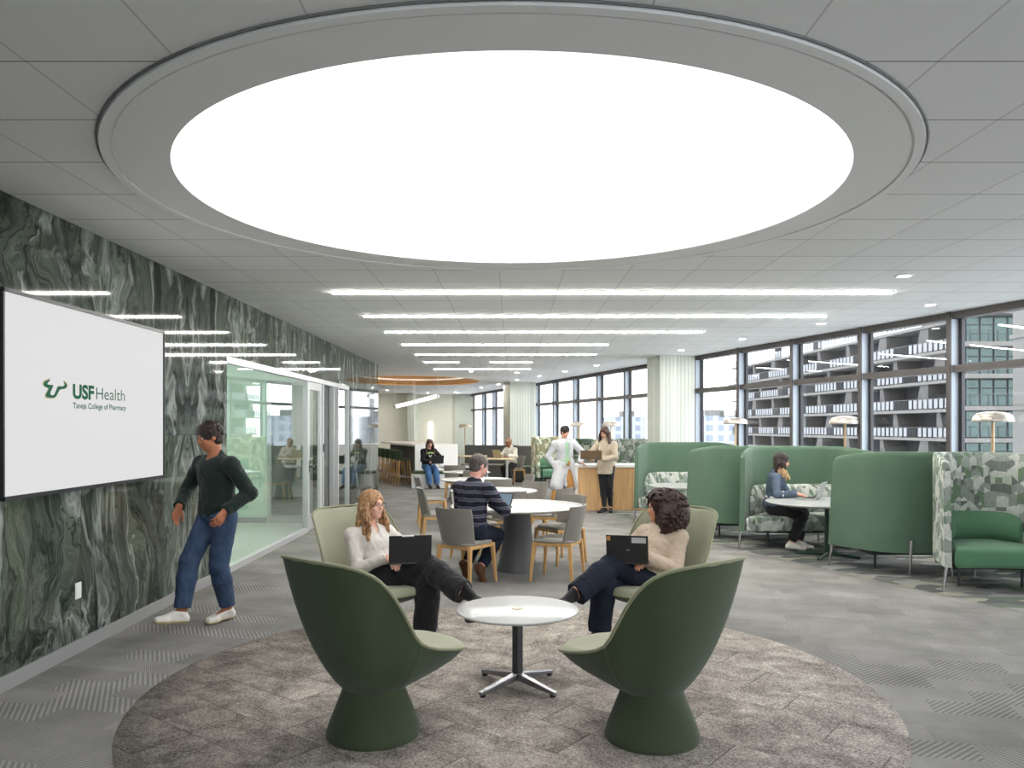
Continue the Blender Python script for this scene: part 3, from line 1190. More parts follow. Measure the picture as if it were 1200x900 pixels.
for i, y in enumerate((10.2, 12.2)):
    t = thing('linear_ceiling_light', 'line light in the glazed office, %s' % ('nearer the camera' if i == 0 else 'farther in'), 'ceiling light', (-4.6, y, CEIL), group='office line lights')
    m = MB()
    m.box((0, 0, -.01), (2.4, .14, .02))
    m.build('diffuser', M['office_light'], t)
t = thing('linear_ceiling_light', 'line light in the back office behind the mint wall', 'ceiling light', (-4.6, 16.2, CEIL))
m = MB()
m.box((0, 0, -.01), (2.4, .14, .02))
m.build('diffuser', M['office_light'], t)

# pendants over the bar
for (a, b_, lab) in (((463, 476.5), (484.5, 471.5), 'left glowing tube pendant hanging over the bar counter'), ((486.5, 470.8), (513, 464), 'right glowing tube pendant hanging over the bar counter')):
    p0, p1 = at(a[0], a[1], 24.0 if a[0] < 470 else 24.5), at(b_[0], b_[1], 24.3 if a[0] < 470 else 23.2)
    c = (p0 + p1) / 2
    t = thing('tube_pendant_light', lab, 'pendant light', c, group='tube pendants')
    m = MB()
    m.tube(p0 - c, p1 - c, .05, n=12)
    m.build('tube', M['pendant_light'], t)
    for e in (p0, p1):
        m = MB()
        q = e - c
        m.tube(q - (p1 - p0).normalized() * .02, q + (p1 - p0).normalized() * .02, .058)
        m.build('end_cap', M['aluminium'], t)
        m = MB()
        m.tube(q, (q.x, q.y, CEIL - c.z), .006, n=6)
        m.build('wire', M['aluminium'], t)
p = at(504, 507, YF - .03)
m = MB()
m.box((p.x, YF - .08, p.z), (.11, .04, .95))
tag(m.build('wall_light', M['strip_light']), 'upright glowing strip on the far beige wall', 'light')

# round and diamond carpets laid level with the grey carpet
m = MB()
m.lathe([(0, .004), (1.2, .004), (2.27, .004), (2.27, 0.0005)], (DC[0], DC[1], 0), 128)
tag(m.build('round_carpet', M['rug']), 'round taupe mottled carpet under the four lounge chairs', 'carpet')
edge = [(1.2, 19.5), (1.65, 15.4), (2.25, 12.9), (2.85, 11.1), (3.45, 9.7), (3.93, 8.5), (4.5, 7.2), (5.2, 5.6), (6.2, 3.2)]
m = MB()
poly = edge + [(wx(3.2) - .2, 3.2), (wx(19.5) - .2, 19.5)]
bmx = bmesh.new()
vs = [bmx.verts.new((x, y, .004)) for x, y in poly]
bmx.faces.new(vs)
bmesh.ops.triangulate(bmx, faces=bmx.faces[:])
me = bpy.data.meshes.new('diamond_carpet')
bmx.to_mesh(me)
bmx.free()
me.materials.append(M['diamond'])
o = bpy.data.objects.new('diamond_carpet', me)
COL.objects.link(o)
tag(o, 'grey and olive diamond patterned carpet under the booths by the windows', 'carpet')

# ---------------------------------------------------------------- wall screen
TX = WALLX + .085
ty0, ty1, tz0, tz1 = 4.80 + .02, 7.07, 1.197, 2.497
tv = thing('wall_screen', 'large white display screen mounted on the green marble wall', 'screen', (WALLX, (ty0 + ty1) / 2, (tz0 + tz1) / 2))
off = Vector(tv.location)


def tvbox(mb, x0, x1, y0, y1, z0, z1):
    bx(mb, x0 - off.x, x1 - off.x, y0 - off.y, y1 - off.y, z0 - off.z, z1 - off.z)


m = MB()
tvbox(m, WALLX + .04, TX - .004, ty0, ty1, tz0, tz1)
for a in ((ty0, ty0 + .016, tz0, tz1), (ty1 - .016, ty1, tz0, tz1), (ty0, ty1, tz0, tz0 + .026), (ty0, ty1, tz1 - .024, tz1)):
    tvbox(m, TX - .006, TX + .012, *a)
m.build('casing', M['black_frame'], tv)
m = MB()
tvbox(m, TX - .004, TX - .001, ty0 + .016, ty1 - .016, tz0 + .026, tz1 - .024)
pan = m.build('display', M['tv_screen'], tv)
m = MB()
tvbox(m, WALLX, WALLX + .04, ty0 + .5, ty1 - .5, tz0 + .3, tz1 - .3)
m.build('wall_mount', M['black_plastic'], tv)


def tvpt(u, v):
    """picture point -> (y, z) on the face of the screen"""
    y = (TX) * FPX / (u - VPX)
    return y, CAMZ - (v - HOR) * y / FPX


def tvpoly(name, pts, mat, lift):
    bmx = bmesh.new()
    vs = [bmx.verts.new((TX + lift - off.x, tvpt(u, v)[0] - off.y, tvpt(u, v)[1] - off.z)) for u, v in pts]
    es = [bmx.edges.new((vs[i], vs[(i + 1) % len(vs)])) for i in range(len(vs))]
    bmesh.ops.triangle_fill(bmx, use_beauty=True, edges=es, normal=(1, 0, 0))
    me = bpy.data.meshes.new(name)
    bmx.to_mesh(me)
    bmx.free()
    me.materials.append(mat)
    o = bpy.data.objects.new(name, me)
    COL.objects.link(o)
    o.parent = pan
    return o


bull = [(58.4, 444.2), (57.6, 446.5), (55.6, 448.4), (55.0, 450.0), (56.6, 450.9), (59.0, 451.2), (62.0, 451.3), (61.4, 453.6), (58.8, 459.6), (58.6, 462.2), (60.2, 463.2), (62.4, 463.0), (63.4, 461.4),
        (67.0, 453.0), (69.0, 452.6), (72.2, 453.0), (74.2, 452.2), (75.2, 450.8), (74.6, 449.0), (73.6, 447.2), (74.2, 447.0), (76.6, 449.0), (78.0, 451.6), (77.4, 454.0), (75.0, 455.6), (70.6, 456.2), (69.2, 457.0),
        (65.4, 464.2), (62.6, 466.0), (56.6, 465.9), (53.6, 465.0), (53.0, 462.2), (54.2, 460.4), (56.6, 455.4), (55.2, 454.4), (52.2, 453.2), (50.6, 451.0), (50.8, 448.8), (52.6, 446.6), (55.6, 445.6)]
cx_, cy_ = 64.0, 455.0
tvpoly('bull_emblem', bull, M['logo_green'], .003)
gold = [(cx_ + (u - cx_) * 1.09, cy_ + (v - cy_) * 1.11) for u, v in bull]
tvpoly('bull_emblem', gold, M['logo_gold'], .0015)


def tvtext(name, s, u0, v0, u1, hpx, bold=0.0, squeeze=True):
    """text whose baseline starts at the picture point and ends at u1"""
    cu = bpy.data.curves.new(name, 'FONT')
    cu.body = s
    cu.size = 1.0
    cu.offset = bold
    cu.resolution_u = 6
    tmp = bpy.data.objects.new(name + '_tmp', cu)
    COL.objects.link(tmp)
    bpy.context.view_layer.update()
    me = bpy.data.meshes.new_from_object(tmp.evaluated_get(bpy.context.evaluated_depsgraph_get()))
    COL.objects.unlink(tmp)
    bpy.data.objects.remove(tmp)
    bpy.data.curves.remove(cu)
    co = np.zeros(len(me.vertices) * 3)
    me.vertices.foreach_get('co', co)
    co = co.reshape(-1, 3)
    w = co[:, 0].max() - co[:, 0].min()
    ya, za = tvpt(u0, v0)
    yb, _ = tvpt(u1, v0)
    sx = (yb - ya) / w
    sz = hpx * ya / FPX / 0.7
    out = np.zeros_like(co)
    out[:, 0] = TX + .003 - off.x
    out[:, 1] = ya + (co[:, 0] - co[:, 0].min()) * sx - off.y
    out[:, 2] = za + co[:, 1] * sz - off.z
    me.vertices.foreach_set('co', out.ravel())
    me.materials.clear()
    me.materials.append(M['logo_green'])
    me.update()
    o = bpy.data.objects.new(name, me)
    COL.objects.link(o)
    o.parent = pan
    return o


tvtext('lettering', 'USF', 84.8, 466.3, 109.8, 16.0, .042)
tvtext('lettering', 'Health', 112.3, 467.8, 145.8, 14.2, -.004)
tvtext('lettering', 'Taneja College of Pharmacy', 84.9, 478.2, 147.2, 6.6, .016)
# ================================================================== furniture
def interp_keys(keys, n):
    xs = [k[0] for k in keys]
    return lambda x, c: smooth_interp(xs, [k[c] for k in keys], x)


# ---- lounge chair: local +x is forward -------------------------------------------------
LK = [  # v, centre x, centre z, half width, rim x, rim z
    (0.00, .50, .375, 0.00, .50, .385),
    (0.02, .495, .377, .11, .495, .387),
    (0.06, .47, .385, .20, .47, .395),
    (0.13, .40, .39, .265, .405, .412),
    (0.24, .25, .39, .315, .255, .445),
    (0.34, .08, .385, .345, .09, .490),
    (0.43, -.08, .39, .362, -.025, .548),
    (0.52, -.19, .42, .372, -.095, .640),
    (0.66, -.30, .57, .368, -.185, .785),
    (0.80, -.375, .75, .350, -.275, .89),
    (0.90, -.425, .89, .322, -.355, .945),
    (0.965, -.455, .955, .25, -.42, .972),
    (0.99, -.468, .975, .15, -.46, .982),
    (1.00, -.472, .982, 0.00, -.472, .984)]
lk = interp_keys(LK, 6)


def lounge_rim(v, side, off=0.0):
    return Vector((lk(v, 4), side * (lk(v, 3) + off), lk(v, 5)))


def make_lounge(label):
    t = thing('lounge_chair', label, 'armchair', group='green swivel lounge chairs')
    vs_ = [0, .01, .02, .04, .06, .09, .13, .17, .22, .27, .32, .37, .42, .47, .52, .57, .62, .68, .74, .8, .85, .9, .935, .965, .98, .99, 1]
    # outer shell: from the rim in to the neck of the pedestal
    ring = [lounge_rim(v, 1) for v in vs_] + [lounge_rim(v, -1) for v in vs_[::-1][1:-1]]
    neck_c, neck_r, neck_z = Vector((-.02, 0, 0)), .16, .255
    P = []
    for p in ring:
        a = math.atan2(p.y, p.x - neck_c.x)
        nk = Vector((neck_c.x + neck_r * math.cos(a), neck_r * math.sin(a), neck_z))
        c = Vector((nk.x + (p.x - nk.x) * .62, nk.y + (p.y - nk.y) * .70, nk.z + (p.z - nk.z) * .26))
        row = []
        for i in range(13):
            s = i / 12
            row.append(p * (1 - s) ** 2 + c * 2 * s * (1 - s) + nk * s * s)
        P.append(row)
    m = MB()
    m.grid(P, closeu=True)
    sh_ = m.build('shell', M['shell_green'], t)
    for q in (12, len(P) - 12):
        m = MB()
        m.path([p + Vector((p.x, p.y, 0)).normalized() * .001 for p in P[q]], .0032, 6)
        m.build('seam', M['piping_dark'], sh_)
    # padded inside
    P = []
    S = [-1, -.96, -.88, -.75, -.6, -.4, -.2, 0, .2, .4, .6, .75, .88, .96, 1]
    for v in vs_:
        L, R = lounge_rim(v, -1, -.004), lounge_rim(v, 1, -.004)
        cen = Vector((lk(v, 1), 0, lk(v, 2)))
        mid = (L + R) / 2
        row = []
        for s in S:
            q = abs(s)
            g = 1 - q ** 2.6
            lift = .018 * math.sin(PI * min(1, (1 - q) / .14)) if q > .86 else 0
            row.append(Vector((mid.x + (cen.x - mid.x) * g, s * max(lk(v, 3) - .004, 0), mid.z + (cen.z - mid.z) * g + (.02 * g + lift * .5 + .034 * (1 - q ** 8) * min(1, v / .05) * max(0, min(1, (.44 - v) / .08))) * (1 if v > .005 and v < .98 else 0))))
        P.append(row)
    m = MB()
    m.grid(P, flip=False)
    m.build('upholstery', M['sage'], t)
    m = MB()
    m.path([p + Vector((0, 0, .002)) for p in ring], .009, 8, True)
    m.build('piping', M['piping'], t)
    m = MB()
    m.lathe([(.245, 0), (.25, .01), (.248, .03), (.235, .07), (.212, .13), (.188, .19), (.168, .245), (.163, .275)], (-.02, 0, 0), 48)
    m.build('pedestal', M['shell_green'], t)
    return t


lc = make_lounge('green lounge chair at front left, seen from behind, empty')
lc.location = (-.73, 4.30, .0045)
lc.rotation_euler = (0, 0, math.radians(50))
dup(lc, (.73, 4.25, .0045), math.radians(130), 'green lounge chair at front right, seen from behind, empty')
dup(lc, (-1.11, 6.30, .0045), math.radians(-48), 'sage lounge chair holding the blonde woman with glasses')
dup(lc, (1.15, 6.28, .0045), math.radians(-132), 'sage lounge chair holding the curly haired woman in beige')

# ---- low round table in the middle -----------------------------------------------------
t = thing('coffee_table', 'low round white coffee table between the four lounge chairs', 'table', (.035, 5.07, .0045))
m = MB()
m.lathe([(0, .462), (.33, .462), (.372, .470), (.388, .480), (.388, .486), (.384, .490), (0, .490)], n=96)
m.build('tabletop', M['coffee_top'], t)
m = MB()
m.box((0, 0, .25), (.05, .05, .39), PI / 4)
m.build('pole', M['dark_steel'], t, bevel=.004)
m = MB()
m.box((0, 0, .455), (.2, .2, .014))
m.box((0, 0, .446), (.44, .05, .02), PI / 4)
m.build('plate', M['black_plastic'], t)
m = MB()
m.lathe([(0, .49), (.034, .49), (.034, .4925), (.024, .4925), (0, .4915)], n=32)
m.build('charging_disc', M['tan_plastic'], t)
m = MB()
m.box((-.27, -.12, .449), (.11, .045, .026), .5)
m.build('power_box', M['black_plastic'], t, bevel=.004)
for k in range(4):
    a = PI / 4 + k * PI / 2
    d = Vector((math.cos(a), math.sin(a), 0))
    q = Vector((-d.y, d.x, 0))
    P0 = [d * .02 + q * y + Vector((0, 0, z)) for y, z in ((-.022, .04), (.022, .04), (.022, .085), (-.022, .085))]
    P1 = [d * .325 + q * y + Vector((0, 0, z)) for y, z in ((-.016, .014), (.016, .014), (.016, .034), (-.016, .034))]
    m = MB()
    m.add(P0 + P1, [(0, 1, 2, 3), (7, 6, 5, 4), (0, 4, 5, 1), (1, 5, 6, 2), (2, 6, 7, 3), (3, 7, 4, 0)])
    lg = m.build('leg', M['steel'], t, bevel=.004)
    m = MB()
    m.lathe([(.017, 0), (.017, .016)], (d.x * .30, d.y * .30, 0), 16)
    m.build('glide', M['black_plastic'], lg)

# ---- dining chair: local +x forward ----------------------------------------------------
def make_chair(label, group):
    t = thing('dining_chair', label, 'chair', group=group)
    m = MB()     # seat pad
    P = []
    for i in range(13):
        s = -1 + i / 6
        P.append([])
    pts = []
    n = 40
    prof = [(.0, .462), (.80, .466), (.93, .462), (.985, .452), (1.0, .436), (.97, .424), (.0, .424)]
    vs, fs = [], []
    for r, z in prof:
        for i in range(n):
            a = 2 * PI * i / n
            ca, sa = math.cos(a), math.sin(a)
            e = .42
            x = math.copysign(abs(ca) ** e, ca) * .225 * r
            y = math.copysign(abs(sa) ** e, sa) * (.228 - .012 * (x / .225 < 0)) * r
            vs.append((x, y, z - (.012 * (x / .225) ** 2 if z > .44 else 0)))
    for j in range(len(prof) - 1):
        fs += [(j * n + i, j * n + (i + 1) % n, (j + 1) * n + (i + 1) % n, (j + 1) * n + i) for i in range(n)]
    m.add(vs, fs, True)
    m.build('seat', M['chair_grey'], t)
    # curved upholstered back
    m = MB()
    P = []
    nz, ny = 12, 17
    front, back = [], []
    for j in range(nz):
        v = j / (nz - 1)
        z = .425 + .385 * v
        hw = (.205 + .03 * v) * (1 - .06 * max(0, v - .88) / .12)
        fr, bk = [], []
        for i in range(ny):
            s = -1 + 2 * i / (ny - 1)
            x = -.215 - .075 * v + .085 * (abs(s) ** 2.4) * (1 - .25 * v)
            fr.append((x + .012, s * hw, z))
            bk.append((x - .016 + .006 * abs(s) ** 3, s * (hw + .006), z))
        front.append(fr)
        back.append(bk)
    m.grid(front, flip=True)
    m.grid(back)
    e = [front[j][0] for j in range(nz)], [back[j][0] for j in range(nz)]
    m.grid([e[0], e[1]], smooth=False)
    e = [front[j][-1] for j in range(nz)], [back[j][-1] for j in range(nz)]
    m.grid([e[0], e[1]], smooth=False, flip=True)
    m.grid([front[-1], back[-1]], smooth=False, flip=True)
    m.grid([front[0], back[0]], smooth=False)
    m.build('backrest', M['chair_grey_dark'], t)
    for sx in (1, -1):
        for sy in (1, -1):
            m = MB()
            tx, ty = (.195 if sx > 0 else -.20) , .195 * sy
            bx_, by_ = tx + .035 * sx, ty + .025 * sy
            a, b_ = .021, .012
            v0 = [(tx + i * a, ty + j * a, .425) for i, j in ((-1, -1), (1, -1), (1, 1), (-1, 1))]
            v1 = [(bx_ + i * b_, by_ + j * b_, 0) for i, j in ((-1, -1), (1, -1), (1, 1), (-1, 1))]
            m.add(v1 + v0, [(3, 2, 1, 0), (4, 5, 6, 7), (0, 1, 5, 4), (1, 2, 6, 5), (2, 3, 7, 6), (3, 0, 4, 7)])
            m.build('leg', M['oak'], t, bevel=.004)
    m = MB()
    for sy in (1, -1):
        m.box((0, sy * .198, .405), (.40, .022, .036))
    for sx in (1, -1):
        m.box((sx * .198, 0, .405), (.022, .40, .036))
    m.build('seat_frame', M['oak'], t, bevel=.003)
    return t


def make_round_table(label, r, loc, group='round white tables in a line'):
    t = thing('round_table', label, 'table', loc, group=group)
    m = MB()
    m.lathe([(0, .712), (r - .09, .712), (r - .012, .728), (r, .736), (r, .742), (r - .004, .746), (0, .746)], n=96)
    m.build('tabletop', M['white_top'], t)
    m = MB()
    m.lathe([(.24, 0), (.24, .012), (.225, .04), (.205, .12), (.185, .25), (.170, .40), (.158, .55), (.15, .712)], n=56)
    m.build('pedestal', M['base_grey'], t)
    return t


make_round_table('round white table where the man in stripes sits', .77, (.06, 9.2, 0))
make_round_table('second round white table, right behind the man in stripes', .62, (-.26, 11.36, 0))
make_round_table('third round white table along the line, behind the head of the man in stripes', .62, (-.62, 13.76, 0))
make_round_table('fourth round white table, in front of the dark grey banquette', .48, (-.91, 16.0, 0))
make_round_table('farthest round white table, beside the white bench', .46, (-1.22, 18.2, 0))

ch = make_chair('grey dining chair under the man in the striped sweater', 'grey dining chairs with oak legs')
ch.location = (-.48, 8.41, 0)
ch.rotation_euler = (0, 0, math.radians(56))
for x, y, d, lab in (
        (.49, 8.60, 158, 'empty grey dining chair at the near right of the first round table'),
        (.58, 9.72, 218, 'grey dining chair behind the right side of the first round table'),
        (-.45, 9.98, -52, 'grey dining chair at the far left of the first round table'),
        (-1.02, 11.05, 12, 'grey dining chair at the left edge of the second round table'),
        (-.09, 10.60, 105, 'grey dining chair at the near side of the second round table, seen from behind'),
        (.53, 11.02, 150, 'grey dining chair at the near right of the second round table'),
        (.22, 11.98, 235, 'grey dining chair at the far right of the second round table'),
        (-1.33, 13.35, 10, 'grey dining chair at the left edge of the third round table'),
        (-.28, 13.02, 105, 'grey dining chair at the near side of the third round table, seen from behind'),
        (.09, 13.9, 195, 'grey dining chair at the right edge of the third round table'),
        (-.72, 15.42, 95, 'grey dining chair at the near side of the fourth round table'),
        (-1.25, 17.62, 90, 'grey dining chair at the near side of the farthest round table')):
    dup(ch, (x, y, 0), math.radians(d), lab)


# ---- high-backed booths ----------------------------------------------------------------
def path_fn(pts, radius, n=10):
    """rounded polyline as an evenly sampled curve"""
    pts = [Vector((p[0], p[1], 0)) for p in pts]
    out = [pts[0]]
    for i in range(1, len(pts) - 1):
        a, b_, c = pts[i - 1], pts[i], pts[i + 1]
        p = b_ + (a - b_).normalized() * radius
        q = b_ + (c - b_).normalized() * radius
        for k in range(n + 1):
            s = k / n
            out.append(p * (1 - s) ** 2 + b_ * 2 * s * (1 - s) + q * s * s)
    out.append(pts[-1])
    L = [0]
    for i in range(1, len(out)):
        L.append(L[-1] + (out[i] - out[i - 1]).length)

    def f(s):
        d = max(0, min(1, s)) * L[-1]
        i = 0
        while i < len(L) - 2 and L[i + 1] < d:
            i += 1
        g = (d - L[i]) / max(L[i + 1] - L[i], 1e-9)
        return out[i].lerp(out[i + 1], g), (out[i + 1] - out[i]).normalized()
    return f, L[-1]


def booth_shell(mb, pts, radius, z0, ztop, th, slant=.16, ends=.07, n=72, mi_in=0, mi_out=0, drop=.08):
    f, L = path_fn(pts, radius)
    sec = [(-1, 0), (-1, .25), (-1, .5), (-1, .75), (-1, .95), (-.8, .99), (-.3, 1.0), (.3, 1.0), (.8, .99), (1, .95), (1, .75), (1, .5), (1, .25), (1, 0)]
    P = []
    for i in range(n + 1):
        s = i / n
        e = min(s, 1 - s) * 2
        # height falls towards the two free edges, with a rounded top corner
        zt = ztop - drop * (1 - min(1, e / .55)) ** 1.6
        c = min(1, e * L / 2 / ends)
        zt -= .06 * (1 - math.sqrt(max(0, 1 - (1 - c) ** 2)))
        row = []
        for q, v in sec:
            z = z0 + (zt - z0) * v
            ss = .5 + (s - .5) * (1 - slant * (z - z0) / (ztop - z0) * 2 / L * .5)
            p, d = f(ss)
            nn = Vector((-d.y, d.x, 0))
            row.append(p + nn * q * th / 2 + Vector((0, 0, z)))
        P.append(row)
    mb.grid(P, flip=True)
    m = len(sec)
    mb.add(P[0], [tuple(range(m))], False)
    mb.add(P[-1][::-1], [tuple(range(m))], False)
    for i in range(n):
        mb.add([P[i][0], P[i][-1], P[i + 1][-1], P[i + 1][0]], [(0, 1, 2, 3)], False)
    return P


def cushion(mb, poly, z0, z1, r=.05, n=5, crown=.012):
    """soft slab over a plan outline"""
    c = Vector((sum(p[0] for p in poly) / len(poly), sum(p[1] for p in poly) / len(poly)))
    # round the outline
    f, L = path_fn(list(poly) + [poly[0]], .09, 6)
    N_ = 64
    out = [f(i / N_)[0] for i in range(N_)]
    prof = []
    for k in range(n + 1):
        a = PI / 2 * k / n
        prof.append((r * (1 - math.sin(a)), z0 + r * (1 - math.cos(a)) * 0 + r * (1 - math.sin(PI / 2 - a))))
    prof = [(r * (1 - math.sin(PI / 2 * k / n)), z0 + r * (1 - math.cos(PI / 2 * k / n))) for k in range(n + 1)]
    prof += [(r * (1 - math.cos(PI / 2 * k / n)), z1 - r * (1 - math.sin(PI / 2 * k / n))) for k in range(n + 1)]
    rows = []
    for ins, z in prof:
        row = []
        for p in out:
            d = Vector((c.x - p.x, c.y - p.y))
            d = d.normalized() * ins
            row.append((p.x + d.x, p.y + d.y, z))
        rows.append(row)
    vs = [p for r_ in rows for p in r_]
    fs = []
    for j in range(len(rows) - 1):
        fs += [(j * N_ + i, j * N_ + (i + 1) % N_, (j + 1) * N_ + (i + 1) % N_, (j + 1) * N_ + i) for i in range(N_)]
    o_ = len(vs)
    vs += [(c.x, c.y, z0), (c.x, c.y, z1 + crown)]
    fs += [(o_, (i + 1) % N_, i) for i in range(N_)]
    t0 = (len(rows) - 1) * N_
    fs += [(o_ + 1, t0 + i, t0 + (i + 1) % N_) for i in range(N_)]
    mb.add(vs, fs, True)


def make_booth(label, W, D_, shell_mat, seat_mat, back_mat, legmat, loc, rz, group, flare=.36, backtop=.84, out_leg=True):
    """opens towards local -y"""
    t = thing('booth_sofa', label, 'sofa', loc, rz, group)
    h = W / 2
    pl = [(-h, -D_ / 2), (-h + flare, D_ / 2), (h - flare, D_ / 2), (h, -D_ / 2)]
    m = MB()
    booth_shell(m, pl, .28, .25, 1.372, .065)
    m.build('shell', shell_mat, t)
    # piping along the free edges
    iw = h - .05
    m = MB()
    cushion(m, [(-iw + .0, -D_ / 2 - .04), (iw - .0, -D_ / 2 - .04), (iw - flare * .55 - .04, 0), (iw - flare - .06, D_ / 2 - .08), (-iw + flare + .06, D_ / 2 - .08), (-iw + flare * .55 + .04, 0)], .245, .445, .05)
    m.build('seat', seat_mat, t)
    m = MB()
    P = []
    fp, L = path_fn(pl, .28)
    prof = ((.04, .44), (.15, .445), (.185, .52), (.165, .68), (.13, backtop - .05), (.095, backtop), (.045, backtop - .01), (.04, .44))
    s0_ = (.14 if W > 1.5 else .22)
    for i in range(37):
        s = s0_ + (1 - 2 * s0_) * i / 36
        p_, d_ = fp(s)
        nn = Vector((d_.y, -d_.x, 0))
        e = abs(-1 + i / 18)
        q = max(0, 1 - e ** 10)
        P.append([p_ + nn * (.04 + (dd - .04) * (.35 + .65 * q)) + Vector((0, 0, .44 + (z - .44) * (.72 + .28 * q))) for dd, z in prof])
    m.grid(P)
    m.add(P[0], [tuple(range(8))], True)
    m.add(P[-1][::-1], [tuple(range(8))], True)
    m.build('back_cushion', back_mat, t)
    for sx in (1, -1):
        for (x, y, lean) in ((h - .05, -D_ / 2 + .06, .05), (h - flare - .26, D_ / 2 + .05, .0)):
            m = MB()
            m.tube((sx * (x + .03 + lean), y - .02, 0), (sx * (x + .02), y, .40), .014, .021, 14)
            m.build('leg', legmat, t)
    m = MB()
    m.box((0, 0, .225), (W * .72, D_ * .5, .05))
    m.build('underframe', M['black_plastic'], t)
    for sx in (1, -1):
        m = MB()
        m.tube((sx * h * .55, -.1, 0), (sx * h * .55, -.1, .22), .014)
        m.build('leg', M['dark_steel'], t)
    return t


GB = 'green high backed booth sofas by the windows'
G, PT = M['booth_green'], M['pattern']
make_booth('green booth sofa with leafy seat holding the woman in denim', 1.90, .70, G, PT, PT, M['chrome'], (4.03, 11.05, 0), 0, GB)
make_booth('green booth sofa seen from outside, on chrome legs, right of the woman in denim', 1.90, .70, G, PT, PT, M['chrome'], (4.75, 9.19, 0), PI, GB)
make_booth('green booth sofa seen from outside, left of the woman in denim', 1.90, .70, G, PT, PT, M['chrome'], (3.63, 11.86, 0), PI, GB)
make_booth('farthest green booth sofa, its leafy seat facing the camera beside the wood island', 1.90, .70, G, PT, PT, M['chrome'], (3.07, 14.05, 0), 0, GB)
SG = M['seat_green']
GP = 'patterned high backed single sofas'
make_booth('patterned high backed armchair with green seat at the right edge', 1.14, .86, PT, SG, SG, M['chrome'], (4.93, 8.31, 0), math.radians(-4), GP, flare=.22, backtop=.74)
make_booth('tan leaf patterned high backed sofa behind the man in the lab coat', 1.15, .86, M['pattern_warm'], SG, SG, M['green_metal'], (1.05, 22.5, 0), math.radians(28), GP, flare=.2, backtop=.74)
make_booth('dark leaf patterned high backed sofa between the two standing people', .86, .86, M['pattern_dark'], SG, SG, M['green_metal'], (1.58, 18.6, 0), math.radians(6), GP, flare=.15, backtop=.74)
make_booth('pale leaf patterned high backed sofa right of the standing woman', 1.10, .86, PT, PT, PT, M['green_metal'], (2.64, 18.2, 0), math.radians(-3), GP, flare=.17, backtop=.74)


def booth_table(label, loc, a, b_, h=.70):
    t = thing('booth_table', label, 'table', loc, group='white tables in the booths')
    m = MB()
    n = 72
    out = []
    for i in range(n):
        th = 2 * PI * i / n
        ca, sa = math.cos(th), math.sin(th)
        out.append((math.copysign(abs(ca) ** .85, ca) * a, math.copysign(abs(sa) ** .85, sa) * b_))
    rows = [[(x * k, y * k, z) for x, y in out] for k, z in ((.0, h - .03), (.93, h - .03), (.99, h - .018), (1.0, h - .008), (.995, h), (0, h))]
    vs = [p for r_ in rows for p in r_]
    fs = []
    for j in range(5):
        fs += [(j * n + i, j * n + (i + 1) % n, (j + 1) * n + (i + 1) % n, (j + 1) * n + i) for i in range(n)]
    m.add(vs, fs, False)
    m.build('tabletop', M['white_top'], t)
    m = MB()
    m.tube((0, 0, .03), (0, 0, h - .1), .03, .03, 16)
    m.tube((0, 0, h - .1), (0, 0, h - .03), .03, .16, 16)
    m.build('pole', M['green_metal'], t)
    for k in range(4):
        an = PI * .3 + k * PI / 2
        d = Vector((math.cos(an), math.sin(an), 0))
        m = MB()
        m.path([Vector((0, 0, .045)), d * .2 + Vector((0, 0, .035)), d * .4 + Vector((0, 0, .02))], [.026, .022, .016], 8)
        m.build('leg', M['green_metal'], t)
    return t


booth_table('white table in front of the woman in denim', (4.0, 10.13, 0), .74, .66)
booth_table('white table in the farthest green booth', (2.95, 12.95, 0), .72, .62)

# small green-glass side tables
for (loc, lab) in (((5.80, 8.05, 0), 'green glass side table beside the patterned armchair at the right edge'), ((.62, 21.5, 0), 'green glass side table left of the man in the lab coat')):
    t = thing('side_table', lab, 'side table', loc, math.radians(60), group='green glass side tables')
    m = MB()
    m.lathe([(0, .585), (.34, .585), (.345, .593), (.34, .60), (0, .60)], n=48)
    m.build('tabletop', M['green_glass'], t)
    for k in range(3):
        a = PI / 2 + k * 2 * PI / 3
        m = MB()
        m.tube((.26 * math.cos(a), .26 * math.sin(a), 0), (.22 * math.cos(a), .22 * math.sin(a), .585), .016, n=10)
        m.build('leg', M['green_metal'], t)

# ---- mushroom floor lamps --------------------------------------------------------------
for (u, v, y, lab) in ((1163.5, 490, 9.35, 'mushroom floor lamp behind the patterned armchair at the right edge'), (990, 493.5, 11.95, 'mushroom floor lamp behind the woman in denim'), (862, 494, 14.9, 'mushroom floor lamp behind the left green booth panel'),
                       (716, 497.5, 19.5, 'mushroom floor lamp right of the standing woman\'s head'), (677.5, 498, 20.8, 'mushroom floor lamp between the two standing people'), (545, 499.5, 27.5, 'slim floor lamp by the far beige wall')):
    x = (u - VPX) * y / FPX
    z = CAMZ - (v - HOR) * y / FPX
    t = thing('floor_lamp', lab, 'floor lamp', (x, y, 0), group='mushroom floor lamps')
    m = MB()
    R = .215
    m.lathe([(0, z - .035), (R * .8, z - .038), (R, z - .045), (R * 1.02, z - .03), (R * .99, z), (R * .93, z + .03), (R * .76, z + .058), (R * .4, z + .074), (0, z + .078)], n=40)
    m.build('lamp_shade', M['lamp_metal'], t)
    m = MB()
    m.tube((0, 0, .02), (0, 0, z - .03), .017, n=12)
    m.build('pole', M['lamp_pole'], t)
    m = MB()
    m.lathe([(.15, 0), (.15, .015), (.14, .022), (.02, .024)], n=32)
    m.build('base', M['lamp_metal'], t)

